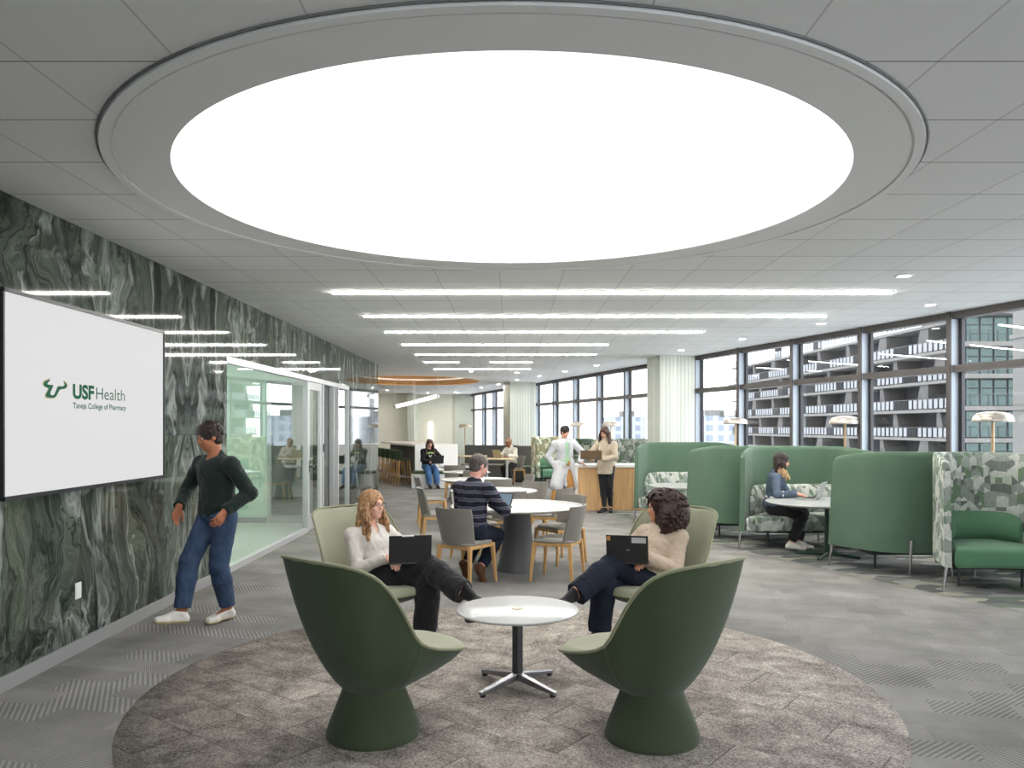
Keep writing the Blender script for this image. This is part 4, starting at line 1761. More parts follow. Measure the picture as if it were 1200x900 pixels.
# ---- wood island where the two people stand --------------------------------------------
t = thing('island_counter', 'oak fronted counter with white top where two people stand', 'counter', (1.95, 16.05, 0))
m = MB()
m.box((.0, 0, .875), (1.34 + .0, .78, .05))
m.box((-.685, 0, .45), (.05, .78, .90))
m.build('countertop', M['white_gloss'], t, bevel=.004)
m = MB()
m.box((.005, .0, .425), (1.32, .70, .85))
m.build('cabinet', M['oak_panel'], t)
for x in (.42,):
    m = MB()
    m.box((x, -.352, .425), (.006, .004, .84))
    m.build('panel_joint', M['suede_brown'], t)

# ---- tall white bar with its bench and stools ------------------------------------------
CD = Vector((-.345, .94, 0)).normalized()
CS = Vector((CD.y, -CD.x, 0))
P0 = Vector((-2.66, 22.0, 0))
cang = math.atan2(CD.y, CD.x)
t = thing('bar_counter', 'tall white bar counter with dark side, behind the bench', 'counter', P0)


def cbox(mb, s0, s1, x0, x1, z0, z1):
    c = CD * (s0 + s1) / 2 + CS * (x0 + x1) / 2
    mb.box((c.x, c.y, (z0 + z1) / 2), (s1 - s0, x1 - x0, z1 - z0), cang)


m = MB()
cbox(m, -.04, 4.9, -.02, 1.2, 1.10, 1.16)
m.build('countertop', M['white_gloss'], t)
m = MB()
cbox(m, -.04, .02, -.02, 1.2, 0, 1.10)
m.build('end_panel', M['white_gloss'], t)
m = MB()
cbox(m, .02, 4.85, .28, 1.15, 0, 1.10)
m.build('cabinet', M['banquette'], t)
b = thing('bench', 'white bench with dark green cushion against the bar end', 'bench', (-2.02, 21.45, 0))
m = MB()
m.box((-.1, 0, .36), (1.10, .46, .05))
m.box((-.625, 0, .18), (.05, .46, .35))
m.box((-.0, 0, .18), (.75, .44, .34))
m.build('frame', M['white_gloss'], b)
m = MB()
m.box((-.1, 0, .425), (1.08, .45, .08))
m.build('cushion', M['cushion_green'], b, bevel=.025, seg=3)


def make_stool(label):
    t = thing('bar_stool', label, 'bar stool', group='bar stools along the bar')
    for sx in (1, -1):
        for sy in (1, -1):
            m = MB()
            m.tube((sx * .20, sy * .20, 0), (sx * .13, sy * .13, .72), .016, .02, 8)
            m.build('leg', M['oak'], t)
    m = MB()
    m.path([(.178 * i, .178 * j, .24) for i, j in ((1, 1), (1, -1), (-1, -1), (-1, 1))], .009, 6, True)
    m.build('footrest', M['aluminium'], t)
    m = MB()
    m.lathe([(0, .70), (.17, .70), (.2, .72), (.2, .745), (.18, .755), (0, .755)], n=28)
    m.build('seat', M['stool_green'], t)
    m = MB()
    P = []
    for i in range(13):
        a = PI * .62 + PI * .76 * i / 12
        P.append([((.2 + q) * math.cos(a), (.2 + q) * math.sin(a), z) for q, z in ((0, .74), (.015, .86), (.03, .98), (.045, .99), (.05, .97), (.035, .86), (.02, .73))])
    m.grid(P)
    m.add(P[0], [tuple(range(7))])
    m.add(P[-1][::-1], [tuple(range(7))])
    m.build('backrest', M['stool_green'], t)
    return t


labs = ['bar stool nearest the white bar end', 'second bar stool from the white bar end', 'third bar stool from the white bar end', 'fourth bar stool from the white bar end', 'fifth bar stool from the white bar end', 'bar stool farthest along the bar, by the marble wall']
s0 = None
for i in range(6):
    p = P0 + CD * (.55 + .74 * i) + CS * (-.22)
    rz = math.atan2(CS.y, CS.x)
    if s0 is None:
        s0 = make_stool(labs[0])
        s0.location = p
        s0.rotation_euler = (0, 0, rz)
    else:
        dup(s0, p, rz, labs[i])

# ---- dark banquettes and their oak topped tables ---------------------------------------
def banquette(label, loc, W, rz):
    t = thing('banquette', label, 'sofa', loc, rz, 'dark grey banquettes by the far windows')
    m = MB()
    m.box((0, .32, .56), (W, .16, 1.02))
    m.build('backrest', M['banquette'], t, bevel=.03, seg=3)
    m = MB()
    m.box((0, -.06, .25), (W, .62, .40))
    m.build('seat', M['banquette'], t, bevel=.03, seg=3)
    m = MB()
    m.box((0, -.08, .465), (W - .04, .58, .03))
    m.build('seat_pad', M['chair_grey_dark'], t, bevel=.012)
    m = MB()
    m.box((0, 0, .03), (W - .1, .6, .06))
    m.build('plinth', M['black_plastic'], t)
    return t


banquette('long dark grey banquette under the far left windows', (-.72, 25.0, 0), 1.75, math.radians(-14))
banquette('dark grey banquette right of the person in white', (.52, 23.9, 0), .95, math.radians(-14))


def oak_table(label, loc, a, b_):
    t = thing('oak_table', label, 'table', loc, math.radians(-12), 'oak topped tables by the banquettes')
    m = MB()
    m.box((0, 0, .755), (a, b_, .035))
    m.build('tabletop', M['oak_top'], t, bevel=.012, seg=3)
    for sx in (1, -1):
        m = MB()
        m.tube((sx * a * .3, 0, .02), (sx * a * .3, 0, .74), .035, n=12)
        m.build('leg', M['aluminium'], t)
        m = MB()
        m.box((sx * a * .3, 0, .015), (.07, b_ * .8, .03))
        m.build('foot', M['aluminium'], t)
    return t


oak_table('oak topped table holding the gold laptop, before the person in white', (-.42, 22.2, 0), .95, .6)
oak_table('oak topped table at the far end of the long banquette', (-1.3, 24.2, 0), 1.0, .55)


# ---- laptops ---------------------------------------------------------------------------
def laptop(label, hinge, toward, tilt, lid, base, w=.31, d=.215, pitch=0.0, sticker=False, tab=False):
    """hinge = middle of the hinge line, toward = flat direction from the hinge to the user"""
    f = Vector((toward[0], toward[1], 0)).normalized()
    rz = math.atan2(f.y, f.x)
    t = thing('laptop', label, 'laptop', hinge, rz, None)
    Rb = Matrix.Rotation(pitch, 3, 'Y')
    m = MB()
    m.box(Rb @ Vector((d / 2, 0, .0)), (d, w, .014), R=Rb)
    bo = m.build('keyboard_deck', base, t, bevel=.003)
    m = MB()
    m.box(Rb @ Vector((d * .38, 0, .0076)), (d * .48, w * .9, .002), R=Rb)
    m.build('keys', M['black_plastic'], bo)
    R = Matrix.Rotation(-tilt, 3, 'Y')       # lid leans away from the user
    m = MB()
    m.box(R @ Vector((-.004, 0, d / 2 + .004)), (.008, w, d), R=R)
    lo_ = m.build('lid', lid, t, bevel=.003)
    m = MB()
    m.box(R @ Vector((.0006, 0, d / 2 + .006)), (.001, w * .94, d * .9), R=R)
    m.build('screen', M['black_glossy'], lo_)
    if sticker:
        m = MB()
        m.box(R @ Vector((-.0088, -w * .28, d * .86)), (.001, w * .34, d * .2), R=R)
        m.build('asset_label', M['aluminium'], lo_)
        m = MB()
        m.box(R @ Vector((-.0088, w * .44, d * .9)), (.001, w * .09, d * .16), R=R)
        m.build('sticker', M['khaki'], lo_)
        m = MB()
        m.box(R @ Vector((-.0088, -w * .02, d * .5)), (.001, w * .07, d * .02), R=R)
        m.build('badge', M['silver'], lo_)
    if tab:
        m = MB()
        m.box(R @ Vector((-.006, .02, d + .001)), (.014, w * .28, .008), R=R)
        m.build('camera_cover', M['aluminium'], lo_)
    return t
# ================================================================== organic surfaces (signed distance field -> surface net)
V = np.array


def nrm(v):
    v = np.asarray(v, float)
    return v / (np.linalg.norm(v) + 1e-12)


class SDF:
    def __init__(s, h):
        s.h = h
        s.ops = []
        s.noise = None

    def cone(s, a, b, ra, rb=None, k=0.02, op='add'):
        s.ops.append((op, 'cone', V(a, float), V(b, float), ra, ra if rb is None else rb, k))
        return s

    def ell(s, c, ax, r, k=0.02, op='add'):
        s.ops.append((op, 'ell', V(c, float), V(ax, float), V(r, float), None, k))
        return s

    def cut(s, c, n, rad, k=0.004):
        """remove the half of a ball (centre c, radius rad) that lies along n"""
        s.ops.append(('sub', 'half', V(c, float), nrm(n), rad, None, k))
        return s

    def mesh(s):
        h = s.h
        lo, hi = V([1e9] * 3), V([-1e9] * 3)

        def bb(o):
            if o[1] == 'cone':
                r = max(o[4], o[5])
                return np.minimum(o[2], o[3]) - r, np.maximum(o[2], o[3]) + r
            if o[1] == 'ell':
                e = np.sqrt(((o[3] * o[4][:, None]) ** 2).sum(0))
                return o[2] - e, o[2] + e
            return o[2] - o[4], o[2] + o[4]
        for o in s.ops:
            if o[0] == 'add':
                a, b = bb(o)
                lo, hi = np.minimum(lo, a), np.maximum(hi, b)
        pad = 4 * h + 0.01
        lo -= pad
        hi += pad
        n = np.ceil((hi - lo) / h).astype(int) + 1
        ax = [(lo[i] + h * np.arange(n[i])).astype(np.float32) for i in range(3)]
        F = np.full(n, 0.5, np.float32)
        for o in s.ops:
            a, b = bb(o)
            k = o[6]
            m = k + 3 * h
            i0 = np.clip(np.floor((a - m - lo) / h).astype(int), 0, n)
            i1 = np.clip(np.ceil((b + m - lo) / h).astype(int) + 1, 0, n)
            if (i1 <= i0).any():
                continue
            sl = tuple(slice(i0[i], i1[i]) for i in range(3))
            X = ax[0][sl[0]][:, None, None]
            Y = ax[1][sl[1]][None, :, None]
            Z = ax[2][sl[2]][None, None, :]
            if o[1] == 'cone':
                A, B = o[2], o[3]
                d = B - A
                L = max(float(d @ d), 1e-9)
                px, py, pz = X - A[0], Y - A[1], Z - A[2]
                t = np.clip((px * d[0] + py * d[1] + pz * d[2]) / L, 0, 1)
                q = np.sqrt((px - t * d[0]) ** 2 + (py - t * d[1]) ** 2 + (pz - t * d[2]) ** 2)
                D = q - (o[4] + t * (o[5] - o[4]))
            elif o[1] == 'ell':
                px, py, pz = X - o[2][0], Y - o[2][1], Z - o[2][2]
                k0 = 0
                k1 = 0
                for i in range(3):
                    e = px * o[3][i][0] + py * o[3][i][1] + pz * o[3][i][2]
                    k0 = k0 + (e / o[4][i]) ** 2
                    k1 = k1 + (e / o[4][i] ** 2) ** 2
                k0 = np.sqrt(k0)
                k1 = np.sqrt(k1) + 1e-9
                D = k0 * (k0 - 1) / k1
            else:
                px, py, pz = X - o[2][0], Y - o[2][1], Z - o[2][2]
                D = np.maximum(np.sqrt(px * px + py * py + pz * pz) - o[4],
                               -(px * o[3][0] + py * o[3][1] + pz * o[3][2]))
            G = F[sl]
            if o[0] == 'add':
                hh = np.maximum(k - np.abs(G - D), 0) / max(k, 1e-6)
                F[sl] = np.minimum(G, D) - hh * hh * k * 0.25
            else:
                D = -D
                hh = np.maximum(k - np.abs(G - D), 0) / max(k, 1e-6)
                F[sl] = np.maximum(G, D) + hh * hh * k * 0.25
        if s.noise:
          X, Y, Z = ax[0][:, None, None], ax[1][None, :, None], ax[2][None, None, :]
          for amp, fr in (s.noise if isinstance(s.noise, list) else [s.noise]):
            F += (amp * (np.sin(X * fr + 1.3 * np.sin(Y * fr * 0.7)) * np.sin(Y * fr * 1.1 + 1.1 * np.sin(Z * fr * 0.8)) * np.sin(Z * fr * 0.9 + 1.7 * np.sin(X * fr * 0.6)))).astype(np.float32)
        return s.net(F, lo, h)

    @staticmethod
    def net(F, lo, h):
        S = F < 0
        c = np.zeros(tuple(x - 1 for x in F.shape), np.int8)
        for dx in (0, 1):
            for dy in (0, 1):
                for dz in (0, 1):
                    c += S[dx:F.shape[0] - 1 + dx, dy:F.shape[1] - 1 + dy, dz:F.shape[2] - 1 + dz]
        I, J, K = np.nonzero((c > 0) & (c < 8))
        m = len(I)
        acc = np.zeros((m, 3))
        cnt = np.zeros(m)
        cor = [(a, b, e) for a in (0, 1) for b in (0, 1) for e in (0, 1)]
        val = {q: F[I + q[0], J + q[1], K + q[2]] for q in cor}
        for p in cor:
            for d in range(3):
                if p[d] == 0:
                    q = list(p)
                    q[d] = 1
                    q = tuple(q)
                    a, b = val[p], val[q]
                    w = (a < 0) != (b < 0)
                    t = np.where(w, a / np.where(w, a - b, 1), 0)
                    for i in range(3):
                        acc[:, i] += np.where(w, (p[i] + (t if i == d else 0)), 0)
                    cnt += w
        vs = (acc / cnt[:, None] + np.stack([I, J, K], 1)) * h + lo
        idx = np.full(c.shape, -1, np.int32)
        idx[I, J, K] = np.arange(m)
        fs = []
        for d in range(3):
            e, g = (d + 1) % 3, (d + 2) % 3
            A = np.take(S, range(S.shape[d] - 1), d)
            B = np.take(S, range(1, S.shape[d]), d)
            W = np.nonzero(A != B)
            W = np.stack(W, 1)
            W = W[(W[:, e] > 0) & (W[:, g] > 0) & (W[:, e] < c.shape[e]) & (W[:, g] < c.shape[g])]
            fl = S[W[:, 0], W[:, 1], W[:, 2]]
            q = []
            for (a, b) in ((-1, -1), (0, -1), (0, 0), (-1, 0)):
                w = W.copy()
                w[:, e] += a
                w[:, g] += b
                q.append(idx[w[:, 0], w[:, 1], w[:, 2]])
            q = np.stack(q, 1)
            q[~fl] = q[~fl][:, ::-1]
            fs.append(q)
        fs = np.concatenate(fs)
        fs = fs[(fs >= 0).all(1)]
        return vs, fs


def net_obj(name, sdf, mat, parent=None, smooth=1, whole=False):
    vs, fs = sdf.mesh()
    if whole:       # keep the largest connected piece only
        lab = np.arange(len(vs))
        for _ in range(2000):
            m = lab[fs].min(1)
            new = lab.copy()
            np.minimum.at(new, fs.ravel(), np.repeat(m, 4))
            new = new[new]
            if (new == lab).all():
                break
            lab = new
        keep = np.bincount(lab).argmax()
        fs = fs[lab[fs[:, 0]] == keep]
        used = np.unique(fs)
        mp = np.full(len(vs), -1, np.int64)
        mp[used] = np.arange(len(used))
        vs, fs = vs[used], mp[fs]
    me = bpy.data.meshes.new(name)
    me.vertices.add(len(vs))
    me.vertices.foreach_set('co', vs.astype(np.float32).ravel())
    me.loops.add(len(fs) * 4)
    me.loops.foreach_set('vertex_index', fs.astype(np.int32).ravel())
    me.polygons.add(len(fs))
    me.polygons.foreach_set('loop_start', np.arange(0, len(fs) * 4, 4, dtype=np.int32))
    me.polygons.foreach_set('use_smooth', np.ones(len(fs), bool))
    me.update(calc_edges=True)
    me.validate()
    me.materials.append(mat)
    o = bpy.data.objects.new(name, me)
    COL.objects.link(o)
    if parent:
        o.parent = parent
        o.matrix_parent_inverse = Matrix.Translation(-Vector(parent.location))
    if smooth:
        md = o.modifiers.new('smooth', 'SMOOTH')
        md.iterations = smooth
        md.factor = 0.5
    return o


def ik(a, b, l1, l2, pole):
    a, b, pole = V(a, float), V(b, float), V(pole, float)
    d = b - a
    L = np.linalg.norm(d)
    if L > (l1 + l2) * 0.998:
        b = a + d / L * (l1 + l2) * 0.998
        d = b - a
        L = np.linalg.norm(d)
    x = (l1 * l1 - l2 * l2 + L * L) / (2 * L)
    y = math.sqrt(max(l1 * l1 - x * x, 0))
    u = d / L
    p = pole - u * (pole @ u)
    return a + u * x + nrm(p) * y, b


class Rig:
    """joint positions of one posed figure, in metres"""

    def __init__(s, H, hip, face, lean=0.0, twist=0.0, side=0.0, head_yaw=0.0, head_pitch=0.0, fem=True, neck_fwd=0.0, roll=0.0):
        s.H, s.fem = H, fem
        s.f = nrm([face[0], face[1], 0])
        s.r = V([s.f[1], -s.f[0], 0])
        s.u = V([0, 0, 1.0])
        s.hip = V(hip, float)
        s.t = nrm(s.u * math.cos(lean) + s.f * math.sin(lean) + s.r * side)
        c, sn = math.cos(twist), math.sin(twist)
        s.fs = nrm(s.f * c + s.r * sn)          # twist > 0 turns the chest to its right
        s.fs = nrm(s.fs - s.t * (s.fs @ s.t))
        s.rs = np.cross(s.fs, s.t)
        s.neck = s.hip + s.t * 0.285 * H
        hw = (0.098 if fem else 0.112) * H
        s.sh = {1: s.neck - s.t * 0.028 * H + s.rs * hw, -1: s.neck - s.t * 0.028 * H - s.rs * hw}
        s.hj = {k: s.hip + s.r * k * 0.05 * H for k in (1, -1)}
        tn = nrm(s.t * 0.8 + s.u * 0.6 + s.f * neck_fwd)
        cy, sy = math.cos(head_yaw), math.sin(head_yaw)
        fh = nrm(s.f * cy + s.r * sy)
        cp, sp = math.cos(head_pitch), math.sin(head_pitch)
        s.fh = nrm(fh * cp + s.u * sp)
        s.uh = nrm(s.u - s.fh * (s.u @ s.fh) + np.cross(s.fh, s.u) * roll)
        s.rh = np.cross(s.fh, s.uh)
        s.head = s.neck + tn * 0.098 * H + s.fh * 0.014 * H + s.uh * 0.012 * H
        s.arm, s.leg, s.hand, s.foot = {}, {}, {}, {}

    def set_leg(s, k, ankle, pole, toe):
        H = s.H
        kn, an = ik(s.hj[k], ankle, 0.243 * H, 0.243 * H, pole)
        s.leg[k] = (kn, an)
        s.foot[k] = nrm(toe)

    def set_leg2(s, k, knee, ankle, toe):
        s.leg[k] = (V(knee, float), V(ankle, float))
        s.foot[k] = nrm(toe)

    def set_arm(s, k, wrist, pole, fingers, palm, curl=0.35):
        H = s.H
        el, w = ik(s.sh[k], wrist, 0.168 * H, 0.148 * H, pole)
        s.arm[k] = (el, w)
        s.hand[k] = (nrm(fingers), nrm(palm), curl)

    # ---- volumes
    def torso(s, S, o=0.0, pelvis=True, k=0.03):
        H, f, r, t = s.H, s.f, s.r, s.t
        fem = s.fem
        A = [r, f, t]
        B = [s.rs, s.fs, t]
        S.ell(s.hip + t * 0.125 * H, A, (V([.076, .058, .085]) if fem else V([.088, .066, .09])) * H + o, k)
        S.ell(s.hip + t * 0.205 * H, B, (V([.083, .062, .088]) if fem else V([.098, .07, .092])) * H + o, k)
        S.ell(s.hip + t * 0.245 * H, B, (V([.088, .052, .042]) if fem else V([.106, .058, .046])) * H + o, k)
        S.cone(s.sh[1] - s.t * .006 * H, s.sh[-1] - s.t * .006 * H, .033 * H + o, None, k)
        S.cone(s.neck - t * 0.03 * H, s.neck + t * .012 * H, .05 * H + o, .034 * H + o, k)
        if fem:
            for q in (1, -1):
                S.ell(s.hip + t * .192 * H + s.fs * .040 * H + s.rs * q * .034 * H, B, V([.030, .028, .034]) * H + o, .035)
        if pelvis:
            s.pelvis(S, o, k)
        return S

    def pelvis(s, S, o=0.0, k=0.03):
        H = s.H
        S.ell(s.hip + s.t * 0.03 * H, [s.r, s.f, s.t], (V([.098, .072, .075]) if s.fem else V([.095, .072, .078])) * H + o, k)

    def arms(s, S, o=0.0, to=1.0, k=0.015, grow=0.0):
        H = s.H
        m = 0.92 if s.fem else 1.08
        for q, (el, w) in s.arm.items():
            S.cone(s.sh[q], el, .031 * m * H + o, .0235 * m * H + o, k)
            e = el + (w - el) * to
            S.cone(el, e, .0245 * m * H + o, (.0155 * m + .009 * (1 - to)) * H + o + grow, k)

    def legs(s, S, o=0.0, to=1.0, k=0.02, flare=0.0):
        H = s.H
        m = 1.0 if s.fem else 1.05
        for q, (kn, an) in s.leg.items():
            S.cone(s.hj[q] + s.r * q * .006 * H, kn, .05 * m * H + o, .034 * m * H + o + flare * .3, k)
            mid = kn + (an - kn) * 0.33
            S.cone(kn, mid, .0325 * m * H + o + flare * .3, .033 * m * H + o + flare * .6, k)
            e = kn + (an - kn) * to
            S.cone(mid, e, .033 * m * H + o + flare * .6, (.021 + .012 * (1 - to)) * m * H + o + flare, k)

    def neckhead(s, S):
        H, c, f, u, r = s.H, s.head, s.fh, s.uh, s.rh
        A = [r, f, u]
        S.cone(s.neck - s.t * .02 * H, c - u * .03 * H - f * .012 * H, (.031 if s.fem else .036) * H, (.028 if s.fem else .033) * H, .012)
        S.ell(c + u * .016 * H - f * .008 * H, A, V([.0435, .055, .05]) * H, .01)
        S.ell(c - u * .022 * H + f * .014 * H, A, V([.035, .036, .044]) * H, .02)
        S.ell(c - u * .052 * H + f * .030 * H, A, V([.018, .014, .012]) * H, .014)       # chin
        S.ell(c + u * .012 * H + f * .036 * H, A, V([.032, .014, .010]) * H, .01)        # brow
        for q in (1, -1):
            S.ell(c + f * .044 * H + r * q * .0185 * H + u * .001 * H, A, V([.011, .006, .008]) * H, .006, 'sub')   # eye sockets
            S.ell(c + f * .034 * H + r * q * .021 * H - u * .016 * H, A, V([.013, .011, .012]) * H, .012)           # cheeks
            S.ell(c + r * q * .0445 * H - f * .004 * H - u * .004 * H, A, V([.005, .012, .0175]) * H, .006)          # ears
        S.cone(c + f * .044 * H + u * .006 * H, c + f * .056 * H - u * .017 * H, .0045 * H, .0072 * H, .006)        # nose
        for q in (1, -1):
            S.ell(c + f * .051 * H - u * .019 * H + r * q * .006 * H, A, V([.0055, .005, .004]) * H, .005)
        S.cone(c + f * .046 * H - u * .0315 * H - r * .009 * H, c + f * .046 * H - u * .0315 * H + r * .009 * H, .0048 * H, None, .006)
        return S

    def hands(s, S):
        H = s.H
        for q, (d, n, curl) in s.hand.items():
            w = s.arm[q][1]
            sd = np.cross(d, n)                     # across the knuckles
            k0 = w + d * .052 * H
            S.cone(w - d * .01 * H, w + d * .012 * H, .0145 * H, .0135 * H, .01)
            for i, off in enumerate((-1.5, -.5, .5, 1.5)):
                kn = k0 + sd * off * .0118 * H - d * abs(off) * .0025 * H
                S.cone(w + d * .008 * H + sd * off * .006 * H, kn, .0088 * H, .0072 * H, .008)
            # thumb side: towards the body's middle line
            th = 1 if (sd @ s.r) * q < 0 else -1
            for i, off in enumerate((-1.5, -.5, .5, 1.5)):
                order = i if th < 0 else 3 - i
                fl = (.040, .046, .043, .033)[order] * H
                kn = k0 + sd * off * .0118 * H - d * abs(off) * .0025 * H
                c1 = curl * (1 + .15 * order)
                d1 = nrm(d * math.cos(c1) + n * math.sin(c1))
                d2 = nrm(d * math.cos(c1 * 2.2) + n * math.sin(c1 * 2.2))
                m1 = kn + d1 * fl * .52
                S.cone(kn, m1, .0056 * H, .005 * H, .003)
                S.cone(m1, m1 + d2 * fl * .5, .005 * H, .0042 * H, .003)
            tb = w + d * .014 * H + sd * th * .014 * H
            t1 = tb + nrm(d * .75 + sd * th * .62 + n * .25) * .03 * H
            S.cone(tb, t1, .0075 * H, .0062 * H, .006)
            S.cone(t1, t1 + nrm(d * .95 + sd * th * .15 + n * .25) * .026 * H, .006 * H, .0048 * H, .003)

    def feet(s, S, o=0.0):
        H = s.H
        for q, d in s.foot.items():
            an = s.leg[q][1]
            sh = nrm(an - s.leg[q][0])
            up = nrm(-sh - d * (-sh @ d))
            heel = an - up * .026 * H - d * .018 * H
            ball = an - up * .030 * H + d * .075 * H
            toe = an - up * .032 * H + d * .108 * H
            sd = np.cross(d, up)
            S.cone(an, heel, .02 * H + o, .0165 * H + o, .015)
            S.cone(an + d * .01 * H, ball, .02 * H + o, .0145 * H + o, .015)
            for w in (-.011, .011):
                S.cone(ball + sd * w * H, toe + sd * w * .6 * H, .0135 * H + o, .011 * H + o, .012)
            S.cone(heel, ball, .0155 * H + o, .014 * H + o, .015)

    def body(s, h, parent, mat):
        S = SDF(h)
        s.torso(S)
        s.arms(S)
        s.legs(S)
        s.feet(S)
        s.neckhead(S)
        s.hands(S)
        return net_obj('body', S, mat, parent, 1)

    def face(s, parent, lip, glasses=False, brow=None, mouth=True, smile=False):
        H, c, f, u, r = s.H, s.head, s.fh, s.uh, s.rh
        inv = Matrix.Translation(-Vector(parent.location))

        def put(o):
            o.parent = parent
            o.matrix_parent_inverse = inv
            return o
        R = Matrix((r, f, u)).transposed()

        def blob(name, cc, rad, mat):
            mb = MB()
            pr = [(math.sin(PI * i / 10), -math.cos(PI * i / 10)) for i in range(11)]
            mb.lathe(pr, n=16)
            mb.xform(Matrix.Translation(Vector(cc)) @ R.to_4x4() @ Matrix.Diagonal((*rad, 1)))
            return put(mb.build(name, mat))
        for q in (1, -1):
            e = c + f * .0405 * H + r * q * .0185 * H + u * .001 * H
            eye = blob('eye', e, (.0078 * H, .0055 * H, .0045 * H), M['eye_white'])
            ir = blob('iris', e + f * .0036 * H, (.0034 * H, .0026 * H, .0036 * H), M['eye_dark'])
            bm = MB()
            bm.path([c + f * (.0475 - .006 * abs(i - 1) * .8) * H + r * q * (.009 + .0105 * i) * H + u * (.0145 + (.0015 if i == 1 else -.001 * (i == 2))) * H for i in range(3)], .0019 * H, 6)
            put(bm.build('eyebrow', brow or M['brow']))
        if mouth:
            mm = MB()
            mm.path([c + f * (.0505 - .0045 * abs(x)) * H + r * x * .012 * H + u * (-.031 + .002 * abs(x)) * H for x in (-1, -.5, 0, .5, 1)], [.0014 * H, .0026 * H, .003 * H, .0026 * H, .0014 * H], 8)
            mo = put(mm.build('mouth', lip))
        if smile:
            mm = MB()
            mm.path([c + f * (.0515 - .0045 * abs(x)) * H + r * x * .0085 * H + u * (-.0300 + .0016 * abs(x)) * H for x in (-1, -.5, 0, .5, 1)], [.0010 * H, .0018 * H, .0022 * H, .0018 * H, .0010 * H], 8)
            put(mm.build('teeth', M['eye_white']))
        if glasses:
            g = MB()
            for q in (1, -1):
                cc = c + f * .0545 * H + r * q * .019 * H - u * .0005 * H
                g.path([cc + (r * math.cos(a) * .0135 + u * math.sin(a) * .0115) * H for a in [2 * PI * i / 20 for i in range(20)]], .0011 * H, 6, True)
                g.path([cc + r * q * .0135 * H + u * .003 * H, c + r * q * .045 * H + f * .03 * H + u * .003 * H, c + r * q * .047 * H - f * .004 * H + u * .002 * H], .001 * H, 6)
            g.path([c + f * .0545 * H - r * .0055 * H, c + f * .057 * H + u * .001 * H, c + f * .0545 * H + r * .0055 * H], .001 * H, 6)
            put(g.build('glasses', M['black_plastic']))

    def hair_cap(s, S, o=.011, front=.0, low=-.02, k=.012):
        H, c, f, u, r = s.H, s.head, s.fh, s.uh, s.rh
        A = [r, f, u]
        S.ell(c + u * .018 * H - f * .009 * H, A, V([.0445, .056, .051]) * H + o, k)
        S.ell(c - f * .022 * H - u * .012 * H, A, V([.040, .038, .045]) * H + o * .8, k)
        S.ell(c + f * (.084 + front) * H - u * .018 * H, A, V([.044, .058, .066]) * H, .006, 'sub')
        S.cut(c + u * low * H - f * .0 * H + f * .03 * H, -u + f * .35, .085 * H, .01)
        return S

    def shoes(s, parent, mat, h=0.006, o=.004, names='shoe', sole=None):
        for q in s.foot:
            S = SDF(h)
            t = Rig.__new__(Rig)
            t.H, t.leg, t.foot = s.H, {q: s.leg[q]}, {q: s.foot[q]}
            t.feet(S, o)
            kn, an = s.leg[q]
            sh = nrm(an - kn)
            S.cut(an - sh * .008 * s.H, -sh, .1 * s.H, .004)
            up = nrm(-sh - s.foot[q] * (-sh @ s.foot[q]))
            sh_o = net_obj(names, S, mat, parent, 1)
            if sole:
                d = s.foot[q]
                S = SDF(h)
                t.feet(S, o + .004)
                S.cut(an - up * .034 * s.H, up, .3, .003)
                so = net_obj('sole', S, sole, None, 0)
                so.parent = sh_o
                so.matrix_parent_inverse = sh_o.matrix_parent_inverse.copy()
                so.matrix_parent_inverse = Matrix.Identity(4)


def person(label, at_):
    return thing('person', label, 'person', at_)
# ================================================================== the people
def root(label, p):
    return thing('person', label, 'person', (float(p[0]), float(p[1]), 0))


def top(r, par, name, mat, h, o=.012, sleeve=.98, hem=-.05, neck_r=.062, neck_up=.03, neck_fwd=.02, vneck=0, cuff=.004, k=.035, high=False):
    """jumper: torso and sleeves; hem is measured along the spine from the hip, in body heights"""
    S = SDF(h)
    r.torso(S, o, False, k)
    S.ell(r.hip + r.t * 0.045 * r.H, [r.r, r.f, r.t], (V([.096, .073, .085]) if r.fem else V([.096, .075, .085])) * r.H + o, k)
    r.arms(S, o * .9, sleeve, .02, cuff)
    if high:
        S.cone(r.neck - r.t * .02 * r.H, r.neck + (r.head - r.neck) * .45, .045 * r.H, .038 * r.H, .01)
    else:
        c = r.neck + r.t * neck_up * r.H + r.fs * neck_fwd * r.H
        S.ell(c, [r.rs, r.fs, r.t], V([neck_r, neck_r, .04 * r.H + vneck]), .006, 'sub')
        if vneck:
            S.cone(r.neck + r.fs * .05 * r.H, r.neck + r.fs * .075 * r.H - r.t * .07 * r.H, .026, .008, .006, 'sub')
    S.cut(r.hip + r.t * hem * r.H, -r.t, .45, .006)
    for q, (el, w) in r.arm.items():
        d = nrm(w - el)
        S.cut(el + (w - el) * (sleeve + .03), d, .06, .003)
    S.noise = [(.005, 27.0), (.003, 61.0)]
    return net_obj(name, S, mat, par, 1)


def bottoms(r, par, name, mat, h, o=.012, to=.95, flare=.0, hemcut=True):
    S = SDF(h)
    r.pelvis(S, o, .03)
    S.ell(r.hip + r.t * .07 * r.H, [r.r, r.f, r.t], V([.078, .06, .04]) * r.H + o, .03)
    r.legs(S, o, to, .02, flare)
    if hemcut:
        for q, (kn, an) in r.leg.items():
            d = nrm(an - kn)
            S.cut(kn + (an - kn) * to, d, .10 + flare, .003)
    S.noise = [(.005, 24.0), (.003, 58.0)]
    return net_obj(name, S, mat, par, 1)


